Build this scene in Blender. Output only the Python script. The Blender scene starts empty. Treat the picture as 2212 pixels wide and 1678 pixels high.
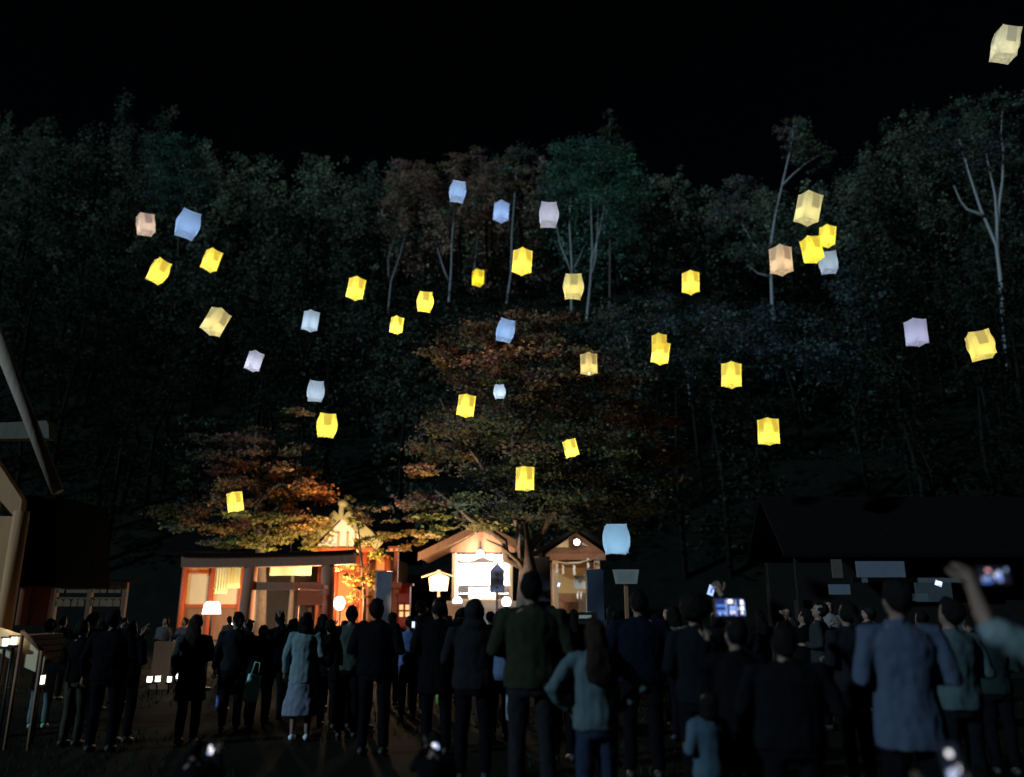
import bpy, math, random
import numpy as np
from mathutils import Vector, Matrix, Euler, noise as mn

random.seed(7); rng = np.random.default_rng(11)
SC = bpy.context.scene
COL = SC.collection
R = math.radians

# ------------------------------------------------------------------ camera, sky, moonlight, exposure
CAM_Z, PITCH, F = 1.58, R(15.2), 1736.0            # focal length in units of a 2212 px wide picture
cam_d = bpy.data.cameras.new('camera'); cam = bpy.data.objects.new('camera', cam_d); COL.objects.link(cam)
cam.location = (0, 0, CAM_Z); cam.rotation_euler = (math.pi/2 + PITCH, 0, 0)
cam_d.sensor_width = 36; cam_d.lens = F/2212*36; cam_d.clip_start = .05; cam_d.clip_end = 600
cam_d.dof.use_dof = True; cam_d.dof.focus_distance = 13; cam_d.dof.aperture_fstop = 0.62
SC.camera = cam

SUN_TO = Vector((-.80, -.46, .36)).normalized()
world = bpy.data.worlds.new('World'); SC.world = world; world.use_nodes = True
wn = world.node_tree; bg = wn.nodes['Background']
sky = wn.nodes.new('ShaderNodeTexSky'); sky.sky_type = 'NISHITA'; sky.sun_disc = False
sky.sun_elevation = math.asin(SUN_TO.z); sky.sun_rotation = math.atan2(SUN_TO.x, SUN_TO.y)
wn.links.new(sky.outputs[0], bg.inputs[0]); bg.inputs[1].default_value = 0.00028
sun_d = bpy.data.lights.new('moon', 'SUN'); sun_d.energy = 2.0; sun_d.color = (.55, .80, 1.0); sun_d.angle = R(1.5)
sun = bpy.data.objects.new('moon', sun_d); COL.objects.link(sun); sun.location = (-20, -12, 30)
sun.rotation_euler = (-SUN_TO).to_track_quat('-Z', 'Y').to_euler()

vs = SC.view_settings; vs.view_transform = 'Standard'; vs.look = 'None'; vs.gamma = 1; vs.exposure = 0
vs.use_curve_mapping = False
SC.render.engine = 'CYCLES'
cy = SC.cycles; cy.max_bounces = 6; cy.diffuse_bounces = 3; cy.glossy_bounces = 2; cy.transmission_bounces = 3
cy.use_denoising = True; cy.sample_clamp_indirect = 2.0; cy.sample_clamp_direct = 0
cy.caustics_reflective = False; cy.caustics_refractive = False

# ------------------------------------------------------------------ geometry helpers
SP, CP = math.sin(PITCH), math.cos(PITCH)
def at(u, v, D):
    a = (u-1106)/F; b = (839-v)/F
    dy = CP - b*SP; dz = SP + b*CP
    return Vector((D*a/dy, D, CAM_Z + D*dz/dy))
def zat(v, D): return at(1106, v, D).z
def slope(v):
    b = (839-v)/F
    return (SP+b*CP)/(CP-b*SP)
def px(n, D): return n*D/F*1.03                      # n picture units at distance D in metres

class MB:
    def __init__(s): s.v = []; s.f = []; s.m = []; s.cur = 0
    def add(s, vs_, fs):
        o = len(s.v); s.v += [tuple(p) for p in vs_]; s.f += [tuple(o+i for i in f) for f in fs]; s.m += [s.cur]*len(fs); return s
    def box(s, c, size, rot=None, taper=1.0, bev=0):
        hx, hy, hz = size[0]/2, size[1]/2, size[2]/2
        c = Vector(c); P = []
        for z, t in ((-hz, 1.0), (hz, taper)):
            for x, y in ((-hx, -hy), (hx, -hy), (hx, hy), (-hx, hy)):
                p = Vector((x*t, y*t, z))
                if rot: p = Euler(rot).to_matrix() @ p
                P.append(c+p)
        return s.add(P, [(0,3,2,1), (4,5,6,7), (0,1,5,4), (1,2,6,5), (2,3,7,6), (3,0,4,7)])
    def boxx(s, x0, x1, y0, y1, z0, z1): return s.box(((x0+x1)/2, (y0+y1)/2, (z0+z1)/2), (x1-x0, y1-y0, z1-z0))
    def prism(s, poly, d):
        """closed outline POLY of 3-D points, extruded by the vector D"""
        n = len(poly); d = Vector(d); a = [Vector(p) for p in poly]
        return s.add(a+[p+d for p in a], [tuple(range(n)), tuple(range(2*n-1, n-1, -1))]+[(i, (i+1) % n+0, n+(i+1) % n, n+i)[::-1] for i in range(n)])
    def tube(s, pts, rad, n=8, caps=True):
        pts = [Vector(p) for p in pts]; rings = []
        t0 = (pts[1]-pts[0]).normalized()
        ref = Vector((0, 0, 1)) if abs(t0.z) < .9 else Vector((1, 0, 0))
        x = t0.cross(ref).normalized()
        for i, p in enumerate(pts):
            t = ((pts[min(i+1, len(pts)-1)]-pts[max(i-1, 0)])).normalized()
            x = (x - t*x.dot(t)).normalized(); y = t.cross(x)
            r = rad[i] if isinstance(rad, (list, tuple)) else rad
            rx, ry = r if isinstance(r, tuple) else (r, r)
            rings += [p + x*(rx*math.cos(2*math.pi*k/n)) + y*(ry*math.sin(2*math.pi*k/n)) for k in range(n)]
        fs = []
        for i in range(len(pts)-1):
            for k in range(n):
                fs.append((i*n+k, i*n+(k+1) % n, (i+1)*n+(k+1) % n, (i+1)*n+k))
        if caps: fs += [tuple(range(n-1, -1, -1)), tuple(range((len(pts)-1)*n, len(pts)*n))]
        return s.add(rings, fs)
    def stack(s, rows, n=14, T=None):
        """rows of (z, cx, cy, rx, ry): elliptical sections, closed; T: a matrix"""
        P = []
        for z, cx, cy_, rx, ry in rows:
            for k in range(n):
                p = Vector((cx+rx*math.cos(2*math.pi*k/n), cy_+ry*math.sin(2*math.pi*k/n), z))
                P.append(T @ p if T else p)
        fs = [(i*n+k, i*n+(k+1) % n, (i+1)*n+(k+1) % n, (i+1)*n+k) for i in range(len(rows)-1) for k in range(n)]
        fs += [tuple(range(n-1, -1, -1)), tuple(range((len(rows)-1)*n, len(rows)*n))]
        return s.add(P, fs)
    def ell(s, c, r, n=12, m=8, T=None):
        c = Vector(c); rows = []
        for i in range(1, m):
            a = -math.pi/2+math.pi*i/m
            rows.append((c.z+r[2]*math.sin(a), c.x, c.y, r[0]*math.cos(a), r[1]*math.cos(a)))
        return s.stack(rows, n, T)
    def build(s, name, mats, parent=None, smooth=False, local=False):
        me = bpy.data.meshes.new(name)
        off = Vector((0, 0, 0)) if (parent is None or local) else wloc(parent)
        me.from_pydata([(p[0]-off.x, p[1]-off.y, p[2]-off.z) for p in s.v], [], s.f)
        for m_ in (mats if isinstance(mats, list) else [mats]): me.materials.append(m_)
        if isinstance(mats, list): me.polygons.foreach_set('material_index', s.m)
        if smooth: me.polygons.foreach_set('use_smooth', [True]*len(me.polygons))
        me.update()
        o = bpy.data.objects.new(name, me); COL.objects.link(o)
        if parent: o.parent = parent
        return o
def wloc(o):
    l = o.location.copy()
    while o.parent: o = o.parent; l += o.location
    return l
def thing(name, label, cat, loc, group=None, rz=0):
    o = bpy.data.objects.new(name, None); COL.objects.link(o); o.location = loc; o.rotation_euler = (0, 0, rz)
    o.empty_display_size = .2
    o['label'] = label; o['category'] = cat
    if group: o['group'] = group
    return o
def tag(o, label, cat, group=None, kind=None):
    o['label'] = label; o['category'] = cat
    if group: o['group'] = group
    if kind: o['kind'] = kind
    return o

# ------------------------------------------------------------------ materials
MATS = {}
def mat(name, col, rough=.8, var=.25, scale=6, bump=0, spec=.3, wood=False, metal=0):
    if name in MATS: return MATS[name]
    m = bpy.data.materials.new(name); m.use_nodes = True; nt = m.node_tree; b = nt.nodes['Principled BSDF']
    tc = nt.nodes.new('ShaderNodeTexCoord'); nz = nt.nodes.new('ShaderNodeTexNoise'); nz.inputs['Scale'].default_value = scale
    nz.inputs['Detail'].default_value = 5
    if wood:
        mp = nt.nodes.new('ShaderNodeMapping'); mp.inputs['Scale'].default_value = (6, 6, .6)
        nt.links.new(tc.outputs['Object'], mp.inputs[0]); nt.links.new(mp.outputs[0], nz.inputs['Vector'])
    else: nt.links.new(tc.outputs['Object'], nz.inputs['Vector'])
    mx = nt.nodes.new('ShaderNodeMix'); mx.data_type = 'RGBA'
    mx.inputs[6].default_value = (*[c*(1-var) for c in col], 1); mx.inputs[7].default_value = (*[min(1, c*(1+var)) for c in col], 1)
    nt.links.new(nz.outputs[0], mx.inputs[0]); nt.links.new(mx.outputs[2], b.inputs['Base Color'])
    b.inputs['Roughness'].default_value = rough; b.inputs['Specular IOR Level'].default_value = spec; b.inputs['Metallic'].default_value = metal
    if bump:
        bp = nt.nodes.new('ShaderNodeBump'); bp.inputs['Strength'].default_value = bump; bp.inputs['Distance'].default_value = .02
        nt.links.new(nz.outputs[0], bp.inputs['Height']); nt.links.new(bp.outputs[0], b.inputs['Normal'])
    MATS[name] = m; return m
def glow(name, col, strength):
    if name in MATS: return MATS[name]
    m = bpy.data.materials.new(name); m.use_nodes = True; b = m.node_tree.nodes['Principled BSDF']
    b.inputs['Base Color'].default_value = (.02, .02, .02, 1)
    b.inputs['Emission Color'].default_value = (*col, 1); b.inputs['Emission Strength'].default_value = strength
    MATS[name] = m; return m
def leafmat(name, trans=.35):
    m = bpy.data.materials.new(name); m.use_nodes = True; nt = m.node_tree; nt.nodes.clear()
    out = nt.nodes.new('ShaderNodeOutputMaterial'); at_ = nt.nodes.new('ShaderNodeAttribute'); at_.attribute_name = 'tint'
    d = nt.nodes.new('ShaderNodeBsdfDiffuse'); t = nt.nodes.new('ShaderNodeBsdfTranslucent'); mx = nt.nodes.new('ShaderNodeMixShader')
    mx.inputs[0].default_value = trans
    nt.links.new(at_.outputs['Color'], d.inputs[0]); nt.links.new(at_.outputs['Color'], t.inputs[0])
    nt.links.new(d.outputs[0], mx.inputs[1]); nt.links.new(t.outputs[0], mx.inputs[2]); nt.links.new(mx.outputs[0], out.inputs[0])
    return m
LEAF = leafmat('leaf')
def paper(name, col, em):
    """lantern paper: it glows through its whole sheet and passes the inner lamp's light on"""
    m = bpy.data.materials.new(name); m.use_nodes = True; nt = m.node_tree; nt.nodes.clear()
    out = nt.nodes.new('ShaderNodeOutputMaterial'); tr = nt.nodes.new('ShaderNodeBsdfTranslucent'); df = nt.nodes.new('ShaderNodeBsdfDiffuse')
    e = nt.nodes.new('ShaderNodeEmission'); m1 = nt.nodes.new('ShaderNodeMixShader'); ad = nt.nodes.new('ShaderNodeAddShader')
    tc = nt.nodes.new('ShaderNodeTexCoord'); nz = nt.nodes.new('ShaderNodeTexNoise'); nz.inputs['Scale'].default_value = 9; nz.inputs['Detail'].default_value = 6
    cr = nt.nodes.new('ShaderNodeMapRange'); cr.inputs['To Min'].default_value = .95*em; cr.inputs['To Max'].default_value = 1.05*em
    nt.links.new(tc.outputs['Object'], nz.inputs['Vector']); nt.links.new(nz.outputs[0], cr.inputs[0]); nt.links.new(cr.outputs[0], e.inputs['Strength'])
    for n_ in (tr, df): n_.inputs[0].default_value = (.75*min(1, col[0]+.15), .75*min(1, col[1]+.15), .75*min(1, col[2]+.1), 1)
    e.inputs[0].default_value = (*col, 1); m1.inputs[0].default_value = .35
    nt.links.new(tr.outputs[0], m1.inputs[1]); nt.links.new(df.outputs[0], m1.inputs[2])
    nt.links.new(m1.outputs[0], ad.inputs[0]); nt.links.new(e.outputs[0], ad.inputs[1]); nt.links.new(ad.outputs[0], out.inputs[0])
    m.cycles.emission_sampling = 'NONE'
    return m

wood_dark = mat('weathered_timber', (.24, .125, .08), .85, .4, 3, .4, wood=True)
wood_brown = mat('brown_timber', (.24, .13, .07), .8, .35, 3, .4, wood=True)
wood_pale = mat('pale_timber', (.42, .32, .20), .8, .25, 3, .3, wood=True)
vermilion = mat('vermilion_paint', (.46, .095, .03), .55, .15, 4, .1)
plaster = mat('cream_plaster', (.74, .62, .38), .9, .1, 3, .1)
white_wall = mat('white_plaster', (.8, .78, .76), .9, .05, 3, .1)
roof_m = mat('roof_bark', (.005, .005, .005), .95, .4, 8, .5, .02)
copper = mat('green_copper', (.36, .36, .20), .6, .25, 2, .2)
metal = mat('grey_metal', (.25, .26, .28), .45, .1, 10, 0, .5, metal=.6)
black = mat('black_plastic', (.012, .012, .013), .5, .1)
cloth_white = mat('white_cloth', (.75, .74, .70), .9, .08, 8)
cloth_green = mat('pale_green_cloth', (.50, .48, .26), .9, .15, 5)
bark = mat('grey_bark', (.10, .08, .065), .95, .5, 12, .8)
birch = mat('birch_bark', (.24, .25, .25), .8, .25, 6, .3)
ink = mat('ink', (.03, .03, .035), .8, .1)
navy_board = mat('blue_painted_board', (.24, .30, .50), .6, .15, 4)
banner_m = mat('slate_blue_cloth', (.025, .038, .065), .9, .2, 4)

# ------------------------------------------------------------------ ground and hill
def hz(x, y):
    h = max(0., y-34)*.78
    h = h if h < 31 else 31+(h-31)*.12
    n = mn.noise(Vector((x*.05, y*.05, 0)))*2.2*min(1, max(0, (y-34)/10))
    return max(0, h+n) if y > 34 else 0
def terrain():
    mb = MB(); xs = np.linspace(-130, 130, 66); ys = list(np.linspace(-15, 34, 18))+list(np.linspace(36, 180, 60))
    V = [(x, y, hz(x, y)+.03*mn.noise(Vector((x*.4, y*.4, 3)))) for y in ys for x in xs]; nx = len(xs)
    mb.add(V, [(j*nx+i, j*nx+i+1, (j+1)*nx+i+1, (j+1)*nx+i) for j in range(len(ys)-1) for i in range(nx-1)])
    o = mb.build('ground', mat('packed_earth', (.007, .008, .006), .95, .5, 1.5, .6, .03), None, True); o['kind'] = 'structure'
terrain()

# low grass on the forecourt: nobody could count it
def grass():
    N = 26000
    x = rng.uniform(-12, 12, N); y = rng.uniform(4, 26, N)
    k = np.array([mn.noise(Vector((a*.35, b*.35, 9))) for a, b in zip(x, y)]) > -.05
    x, y = x[k], y[k]; n = len(x); h = rng.uniform(.03, .09, n); w = .008+rng.uniform(0, .006, n); th = rng.uniform(0, 6.28, n)
    V = np.zeros((n, 3, 3)); V[:, 0] = np.c_[x-w*np.cos(th), y-w*np.sin(th), np.full(n, -.02)]; V[:, 1] = np.c_[x+w*np.cos(th), y+w*np.sin(th), np.full(n, -.02)]
    V[:, 2] = np.c_[x+rng.normal(0, .03, n), y+rng.normal(0, .03, n), h]
    me = bpy.data.meshes.new('grass'); me.vertices.add(3*n); me.vertices.foreach_set('co', V.ravel()); me.loops.add(3*n)
    me.loops.foreach_set('vertex_index', np.arange(3*n)); me.polygons.add(n); me.polygons.foreach_set('loop_start', np.arange(n)*3)
    me.materials.append(mat('grass_blade', (.014, .022, .010), .9, .3, 6, 0, .03)); me.update(); me.validate()
    o = bpy.data.objects.new('grass', me); COL.objects.link(o)
    tag(o, 'sparse dark low grass growing on the forecourt', 'grass', kind='stuff')
grass()

# ------------------------------------------------------------------ foliage
def leaf_mesh(name, C, S, tint, flat=.5):
    """C (n,3) centres, S (n,) sizes, tint (n,3): one bent diamond leaf each"""
    n = len(C); d = rng.normal(size=(n, 3)); d[:, 2] *= .45; d /= np.linalg.norm(d, axis=1)[:, None]
    up = rng.normal(size=(n, 3))*(1-flat); up[:, 2] += flat*1.2
    e = np.cross(d, up); e /= np.linalg.norm(e, axis=1)[:, None]+1e-6; nn = np.cross(e, d)
    S = S[:, None]
    V = np.stack([C-d*S*.5, C+e*S*.34+nn*S*.08, C+d*S*.5-nn*S*.05, C-e*S*.34+nn*S*.08], 1)
    me = bpy.data.meshes.new(name); me.vertices.add(4*n); me.vertices.foreach_set('co', V.ravel())
    me.loops.add(4*n); me.loops.foreach_set('vertex_index', np.arange(4*n)); me.polygons.add(n); me.polygons.foreach_set('loop_start', np.arange(n)*4)
    ca = me.color_attributes.new('tint', 'FLOAT_COLOR', 'POINT')
    c4 = np.ones((4*n, 4)); c4[:, :3] = np.repeat(tint, 4, 0); ca.data.foreach_set('color', c4.ravel())
    me.materials.append(LEAF); me.update(); me.validate(); return me
def lobe_points(c, r, n, nsub, tight=.42):
    """leaves gathered on flattened sprays inside an ellipsoid"""
    a = rng.normal(size=(nsub, 3)); a /= np.linalg.norm(a, axis=1)[:, None]; a *= rng.uniform(.45, 1, (nsub, 1))**.6
    sub = np.array(c)+a*np.array(r)
    k = rng.integers(0, nsub, n); sr = np.array(r)*tight*rng.uniform(.5, 1.2, (nsub, 1))*np.array([1, 1, .5])
    q = rng.normal(size=(n, 3))*.55
    return sub[k]+q*sr[k], k, nsub
def tree(name, label, group, lobes, trunk, trunk_r, limbs, leaf, dens, barkm=bark, cat='tree', flat=.5):
    """lobes: (centre, radii, colour)"""
    base = Vector(trunk[0]); t = thing(name, label, cat, base, group)
    mb = MB(); pts = [Vector(p) for p in trunk]; n = len(pts)
    rad = [trunk_r*(1-.75*i/(n-1)) for i in range(n)]; rad[0] *= 1.35
    mb.tube([p+Vector((mn.noise(p*.9), mn.noise(p*.9+Vector((5, 5, 5))), 0))*trunk_r*.5*(i > 0) for i, p in enumerate(pts)], rad, 9)
    mb.build('trunk', barkm, t, True)
    for L in limbs:
        lb = MB()
        P = [Vector(p) for p in L[0]]; Q = []
        for i in range(len(P)-1):
            for s_ in (0, .5): Q.append(P[i].lerp(P[i+1], s_)+Vector((random.gauss(0, 1), random.gauss(0, 1), random.gauss(0, 1)))*L[1]*(.6 if (i or s_) else 0))
        Q.append(P[-1]); m = len(Q); lb.tube(Q, [L[1]*(1-.8*i/(m-1)) for i in range(m)], 6)
        lb.build('branch', barkm, t, True)
    CC, TT = [], []
    for c, r, col in lobes:
        nn_ = int(dens*r[0]*r[2]); p, k, ns = lobe_points(c, r, nn_, max(7, int(nn_/(130 if leaf > .12 and leaf < .14 else 60))), .36)
        sub = rng.uniform(.45, 1.6, ns)[k]; hue = rng.normal(0, .12, (ns, 3))[k]
        tc = np.array(col)*sub[:, None]*(1+hue)*rng.uniform(.75, 1.25, (len(p), 1))
        CC.append(p); TT.append(np.clip(tc, .002, 1))
    C = np.concatenate(CC)-np.array(base); T_ = np.concatenate(TT)
    me = leaf_mesh('crown', C, rng.uniform(.6, 1.3, len(C))*leaf, T_, flat)
    o = bpy.data.objects.new('crown', me); COL.objects.link(o); o.parent = t
    return t

GRN, DGRN, OLV, YGR = (.07, .085, .055), (.045, .058, .042), (.15, .14, .05), (.32, .28, .07)
ORG, BRN, PNK = (.26, .165, .10), (.15, .11, .075), (.17, .115, .085)

# wooded hillside: the mass of far trees reads as one wood
SKYL = [(-400, 250), (0, 225), (200, 240), (400, 275), (520, 320), (600, 335), (740, 305), (850, 340), (1000, 330), (1130, 320), (1250, 305), (1390, 320),
        (1480, 355), (1530, 400), (1620, 400), (1760, 380), (1850, 320), (1950, 290), (2060, 215), (2212, 215), (2700, 230)]
def skyl(u): return float(np.interp(u, [a for a, b in SKYL], [b for a, b in SKYL]))
def wood():
    CC, TT, SS = [], [], []; trunks = MB()
    y = 38.5
    while y < 86:
        X = y*.70; x = -X
        while x < X:
            xx, yy = x+rng.normal(0, .9), y+rng.normal(0, .8)
            g = hz(xx, yy); u = 1106+xx/yy*F*.97
            back = y > 71
            if back: top = CAM_Z+yy*slope(skyl(u)+rng.uniform(0, 40)+(abs(rng.normal(0, 30))))
            else: top = min(g+rng.uniform(7, 11), CAM_Z+yy*slope(rng.uniform(650, 760) if 780 < u < 1850 else rng.uniform(420, 700)))
            h = top-g
            if h > 2.5:
                w = rng.uniform(1.7, 3.0)*(.8+.02*h); nl = int(90+ (16 if back else 13)*w*h)
                nb = rng.integers(5, 9)
                for b in range(nb):
                    f = rng.uniform(.12, .92); rr = w*(1.0-.75*abs(f-.45)); a = rng.uniform(0, 6.28)
                    c = (xx+rr*.45*math.cos(a), yy+rr*.45*math.sin(a), g+h*f); r = (rr*.62, rr*.62, h*.13+.5)
                    p, k, ns = lobe_points(c, r, int(nl/nb*1.6), 7, .5)
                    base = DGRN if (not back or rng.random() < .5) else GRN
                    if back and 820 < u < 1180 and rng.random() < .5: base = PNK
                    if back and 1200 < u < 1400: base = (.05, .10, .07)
                    if not back and (u > 1400 or u < 700) and yy < 55: base = (.014, .02, .012)  # shade of the lower slope put into a darker leaf tint
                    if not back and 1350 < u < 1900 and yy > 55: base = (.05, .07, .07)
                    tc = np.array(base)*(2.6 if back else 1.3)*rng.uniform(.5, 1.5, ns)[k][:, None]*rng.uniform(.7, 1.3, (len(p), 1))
                    CC.append(p); TT.append(tc*(.6 if (u < 330 or u > 1880) else 1)); SS.append(rng.uniform(.16, .36, len(p))*(.7+yy/150))  # tint also dims towards both sides, standing in for fading light
                trunks.tube([(xx, yy, g-.4), (xx+rng.normal(0, .3), yy, g+h*.5), (xx+rng.normal(0, .6), yy, g+h*.85)], [.16, .11, .03], 5)
            x += rng.uniform(2.4, 4.4)
        y += 3.6 if y < 70 else 2.8
    for _ in range(520):                              # undergrowth near the crest, where the crowns open up
        yy = rng.uniform(54, 80); xx = rng.uniform(-.68, .68)*yy; g = hz(xx, yy); rr = rng.uniform(.7, 1.6)
        p, k, ns = lobe_points((xx, yy, g+rr*.5), (rr, rr, rr*.7), int(150*rr), 6, .5)
        CC.append(p); TT.append(np.array(GRN)*.6*rng.uniform(.4, 1.5, ns)[k][:, None]*rng.uniform(.7, 1.3, (len(p), 1))); SS.append(rng.uniform(.15, .38, len(p)))
    C = np.concatenate(CC)
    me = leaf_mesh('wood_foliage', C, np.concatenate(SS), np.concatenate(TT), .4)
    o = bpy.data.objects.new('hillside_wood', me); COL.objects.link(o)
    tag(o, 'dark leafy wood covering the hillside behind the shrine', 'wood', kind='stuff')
    q = trunks.build('wood_trunks', mat('dark_bark', (.012, .011, .010), .95, .3, 6, 0, .02), None, True); tag(q, 'dim trunks standing inside the hillside wood', 'tree trunks', kind='stuff')
    print('wood leaves', len(C))
wood()

def base_depth(v): return min(75, (CAM_Z+.78*34)/(.78-slope(v)))
def hill_tree(name, label, group, paths, lobes, r, leaf, dens, barkm=birch, D=None):
    D = D or base_depth(paths[0][0][1]); P = [[at(u, v, D) for u, v in p] for p in paths]
    b = P[0][0]; P[0].insert(0, Vector((b.x, b.y, min(b.z-.3, hz(b.x, b.y)-.3))))
    LB = [(at(u, v, D), (px(a, D), px(a, D)*.8, px(c, D)), tuple(x*1.7 for x in col)) for u, v, a, c, col in lobes]
    return tree(name, label, group, LB, P[0], r*.7, [(p, r*.45) for p in P[1:]], leaf*.8, dens*8, barkm)
BG = 'pale trunked birches on the hillside'
GB = (.11, .13, .10); PB = (.17, .125, .09)
hill_tree('birch_tree', 'white birch trunk rising below the highest pale blue lantern', BG, [[(968, 672), (975, 590), (977, 515), (984, 430)], [(972, 610), (950, 560), (935, 500)]], [(900, 420, 70, 60, PB), (950, 380, 50, 40, PB), (865, 370, 40, 30, PB)], .26, .26, 55)
hill_tree('birch_tree', 'thin birch behind the smallest deep yellow lantern', BG, [[(1026, 660), (1024, 590), (1032, 520), (1036, 440)]], [(1040, 390, 40, 50, PB), (1020, 340, 40, 25, PB)], .18, .26, 45)
hill_tree('birch_tree', 'slender birch passing just left of the large yellow hexagonal lantern', BG, [[(1094, 660), (1104, 590), (1106, 500), (1114, 400), (1118, 350)]], [(1125, 350, 50, 35, GB), (1090, 380, 40, 40, PB), (1140, 390, 40, 40, PB)], .21, .26, 50)
hill_tree('birch_tree', 'straight pale birch behind the cream square lantern', BG, [[(1234, 690), (1236, 570), (1230, 480), (1236, 380)], [(1235, 590), (1212, 530), (1200, 480)], [(1235, 590), (1262, 530)]], [(1235, 340, 60, 50, (.05, .10, .07)), (1200, 430, 50, 60, (.05, .10, .07))], .24, .26, 60)
hill_tree('birch_tree', 'forked birch with a bright trunk right of the cream square lantern', BG, [[(1268, 695), (1275, 610), (1281, 540), (1276, 420)], [(1280, 560), (1296, 500), (1310, 400)], [(1280, 590), (1290, 520), (1292, 450)]], [(1310, 400, 90, 80, (.05, .11, .075)), (1350, 480, 50, 60, (.05, .10, .07)), (1290, 340, 70, 40, (.05, .10, .07))], .25, .26, 60)
hill_tree('birch_tree', 'leaning twin stemmed birch above the two small yellow lanterns', BG, [[(838, 680), (845, 610), (866, 545), (884, 470)], [(840, 600), (838, 560), (858, 500)]], [(880, 400, 60, 60, PB), (850, 470, 50, 50, PB)], .18, .26, 40)
hill_tree('birch_tree', 'tall curving birch with a narrow crown behind the peach lantern', BG, [[(1670, 700), (1666, 620), (1664, 540), (1674, 470), (1692, 390), (1708, 320), (1715, 260)], [(1664, 560), (1630, 530), (1600, 480)], [(1690, 400), (1740, 350), (1780, 330)], [(1666, 600), (1640, 590), (1610, 570)]],
          [(1712, 290, 38, 45, (.11, .12, .10)), (1750, 340, 50, 40, (.07, .09, .06)), (1600, 430, 45, 55, (.09, .10, .08)), (1560, 480, 40, 40, (.07, .08, .07)), (1620, 550, 50, 40, (.06, .08, .06)), (1720, 480, 45, 60, (.05, .07, .05))], .27, .26, 60)
hill_tree('birch_tree', 'large branching birch at the right edge of the picture', BG, [[(2172, 880), (2170, 760), (2166, 660), (2160, 590), (2152, 530), (2120, 450), (2095, 380), (2072, 300)], [(2155, 540), (2162, 450), (2168, 330), (2165, 240)], [(2155, 530), (2150, 420), (2130, 330)], [(2130, 470), (2090, 450), (2060, 400)]],
          [(2090, 250, 60, 50, (.06, .08, .06)), (2170, 240, 60, 50, (.06, .08, .06)), (2040, 300, 45, 60, (.04, .05, .045)), (2180, 330, 50, 60, (.04, .06, .05)), (2110, 330, 60, 60, (.04, .05, .05))], .30, .24, 45)
hill_tree('forked_tree', 'forked slender tree just left of the overlapping yellow lantern pair', None, [[(1384, 880), (1382, 830), (1368, 790), (1352, 720)], [(1383, 830), (1398, 780), (1404, 740)]], [(1340, 700, 70, 50, (.07, .08, .06)), (1400, 680, 60, 50, (.06, .07, .06)), (1440, 800, 60, 50, (.05, .06, .06))], .16, .24, 60)
hill_tree('bushy_tree', 'bluish bushy tree on the slope below the deep yellow hexagonal lantern', None, [[(1490, 890), (1490, 850), (1482, 800)], [(1491, 850), (1510, 790)]], [(1480, 730, 90, 60, (.07, .09, .08)), (1560, 700, 70, 50, (.06, .08, .08)), (1520, 800, 70, 50, (.05, .07, .07))], .16, .24, 60)
hill_tree('bushy_tree', 'broad bluish bushy tree spreading low on the right slope', None, [[(1745, 920), (1735, 860), (1712, 810)], [(1738, 860), (1790, 800)]], [(1700, 790, 90, 50, (.06, .08, .09)), (1800, 790, 80, 60, (.06, .08, .10)), (1860, 840, 50, 50, (.05, .07, .08)), (1640, 740, 70, 50, (.05, .07, .07))], .16, .24, 55)
hill_tree('leafy_tree', 'round dark green crown above the blue lantern at the upper left', None, [[(380, 700), (382, 600), (388, 480), (385, 400)]], [(380, 340, 70, 60, (.035, .075, .055)), (410, 410, 65, 50, (.035, .07, .055)), (350, 420, 40, 50, (.03, .055, .045))], .18, .28, 55, bark)
hill_tree('conifer_tree', 'pointed dark conifer top rising from the middle of the skyline', None, [[(1318, 680), (1318, 500), (1316, 235)]], [(1316, 250, 14, 25, DGRN), (1318, 290, 30, 22, DGRN), (1322, 330, 45, 25, DGRN), (1318, 370, 55, 30, DGRN)], .2, .28, 90, bark)

# the two floodlit trees beside the shrine and the saplings round the gate
def lob(L, D, depth=.8): return [(at(u, v, D+dd), (px(a, D), px(a, D)*depth, px(c, D)), col) for u, v, a, c, dd, col in L]
TD = 23
big = [(1050, 745, 120, 60, 0, ORG), (1170, 725, 100, 55, .5, ORG), (965, 785, 60, 50, -.5, ORG), (1200, 780, 70, 50, -1.2, ORG), (1290, 850, 110, 70, 0, BRN), (1100, 860, 150, 70, .3, BRN),
       (960, 960, 75, 50, -.3, BRN), (1090, 960, 150, 70, -1, GRN), (1270, 970, 140, 80, 0, GRN), (925, 1022, 62, 28, -.6, ORG), (1050, 1070, 150, 60, -.5, DGRN), (1220, 1080, 160, 60, 0, DGRN),
       (920, 1100, 70, 38, .3, BRN), (1370, 1060, 110, 70, .6, GRN), (1000, 1140, 95, 32, -.4, OLV), (1400, 950, 90, 70, 1, BRN), (1120, 800, 120, 40, -1.5, ORG), (880, 1165, 40, 26, .8, (.25, .19, .05)), (1080, 900, 150, 60, 1.5, GRN), (1180, 1130, 100, 36, .2, DGRN), (1310, 1140, 90, 30, .4, DGRN)]
Tt = lambda u, v, d=0: at(u, v, TD+d)
b0 = Tt(1140, 1310); b0.z = -.1
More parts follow.
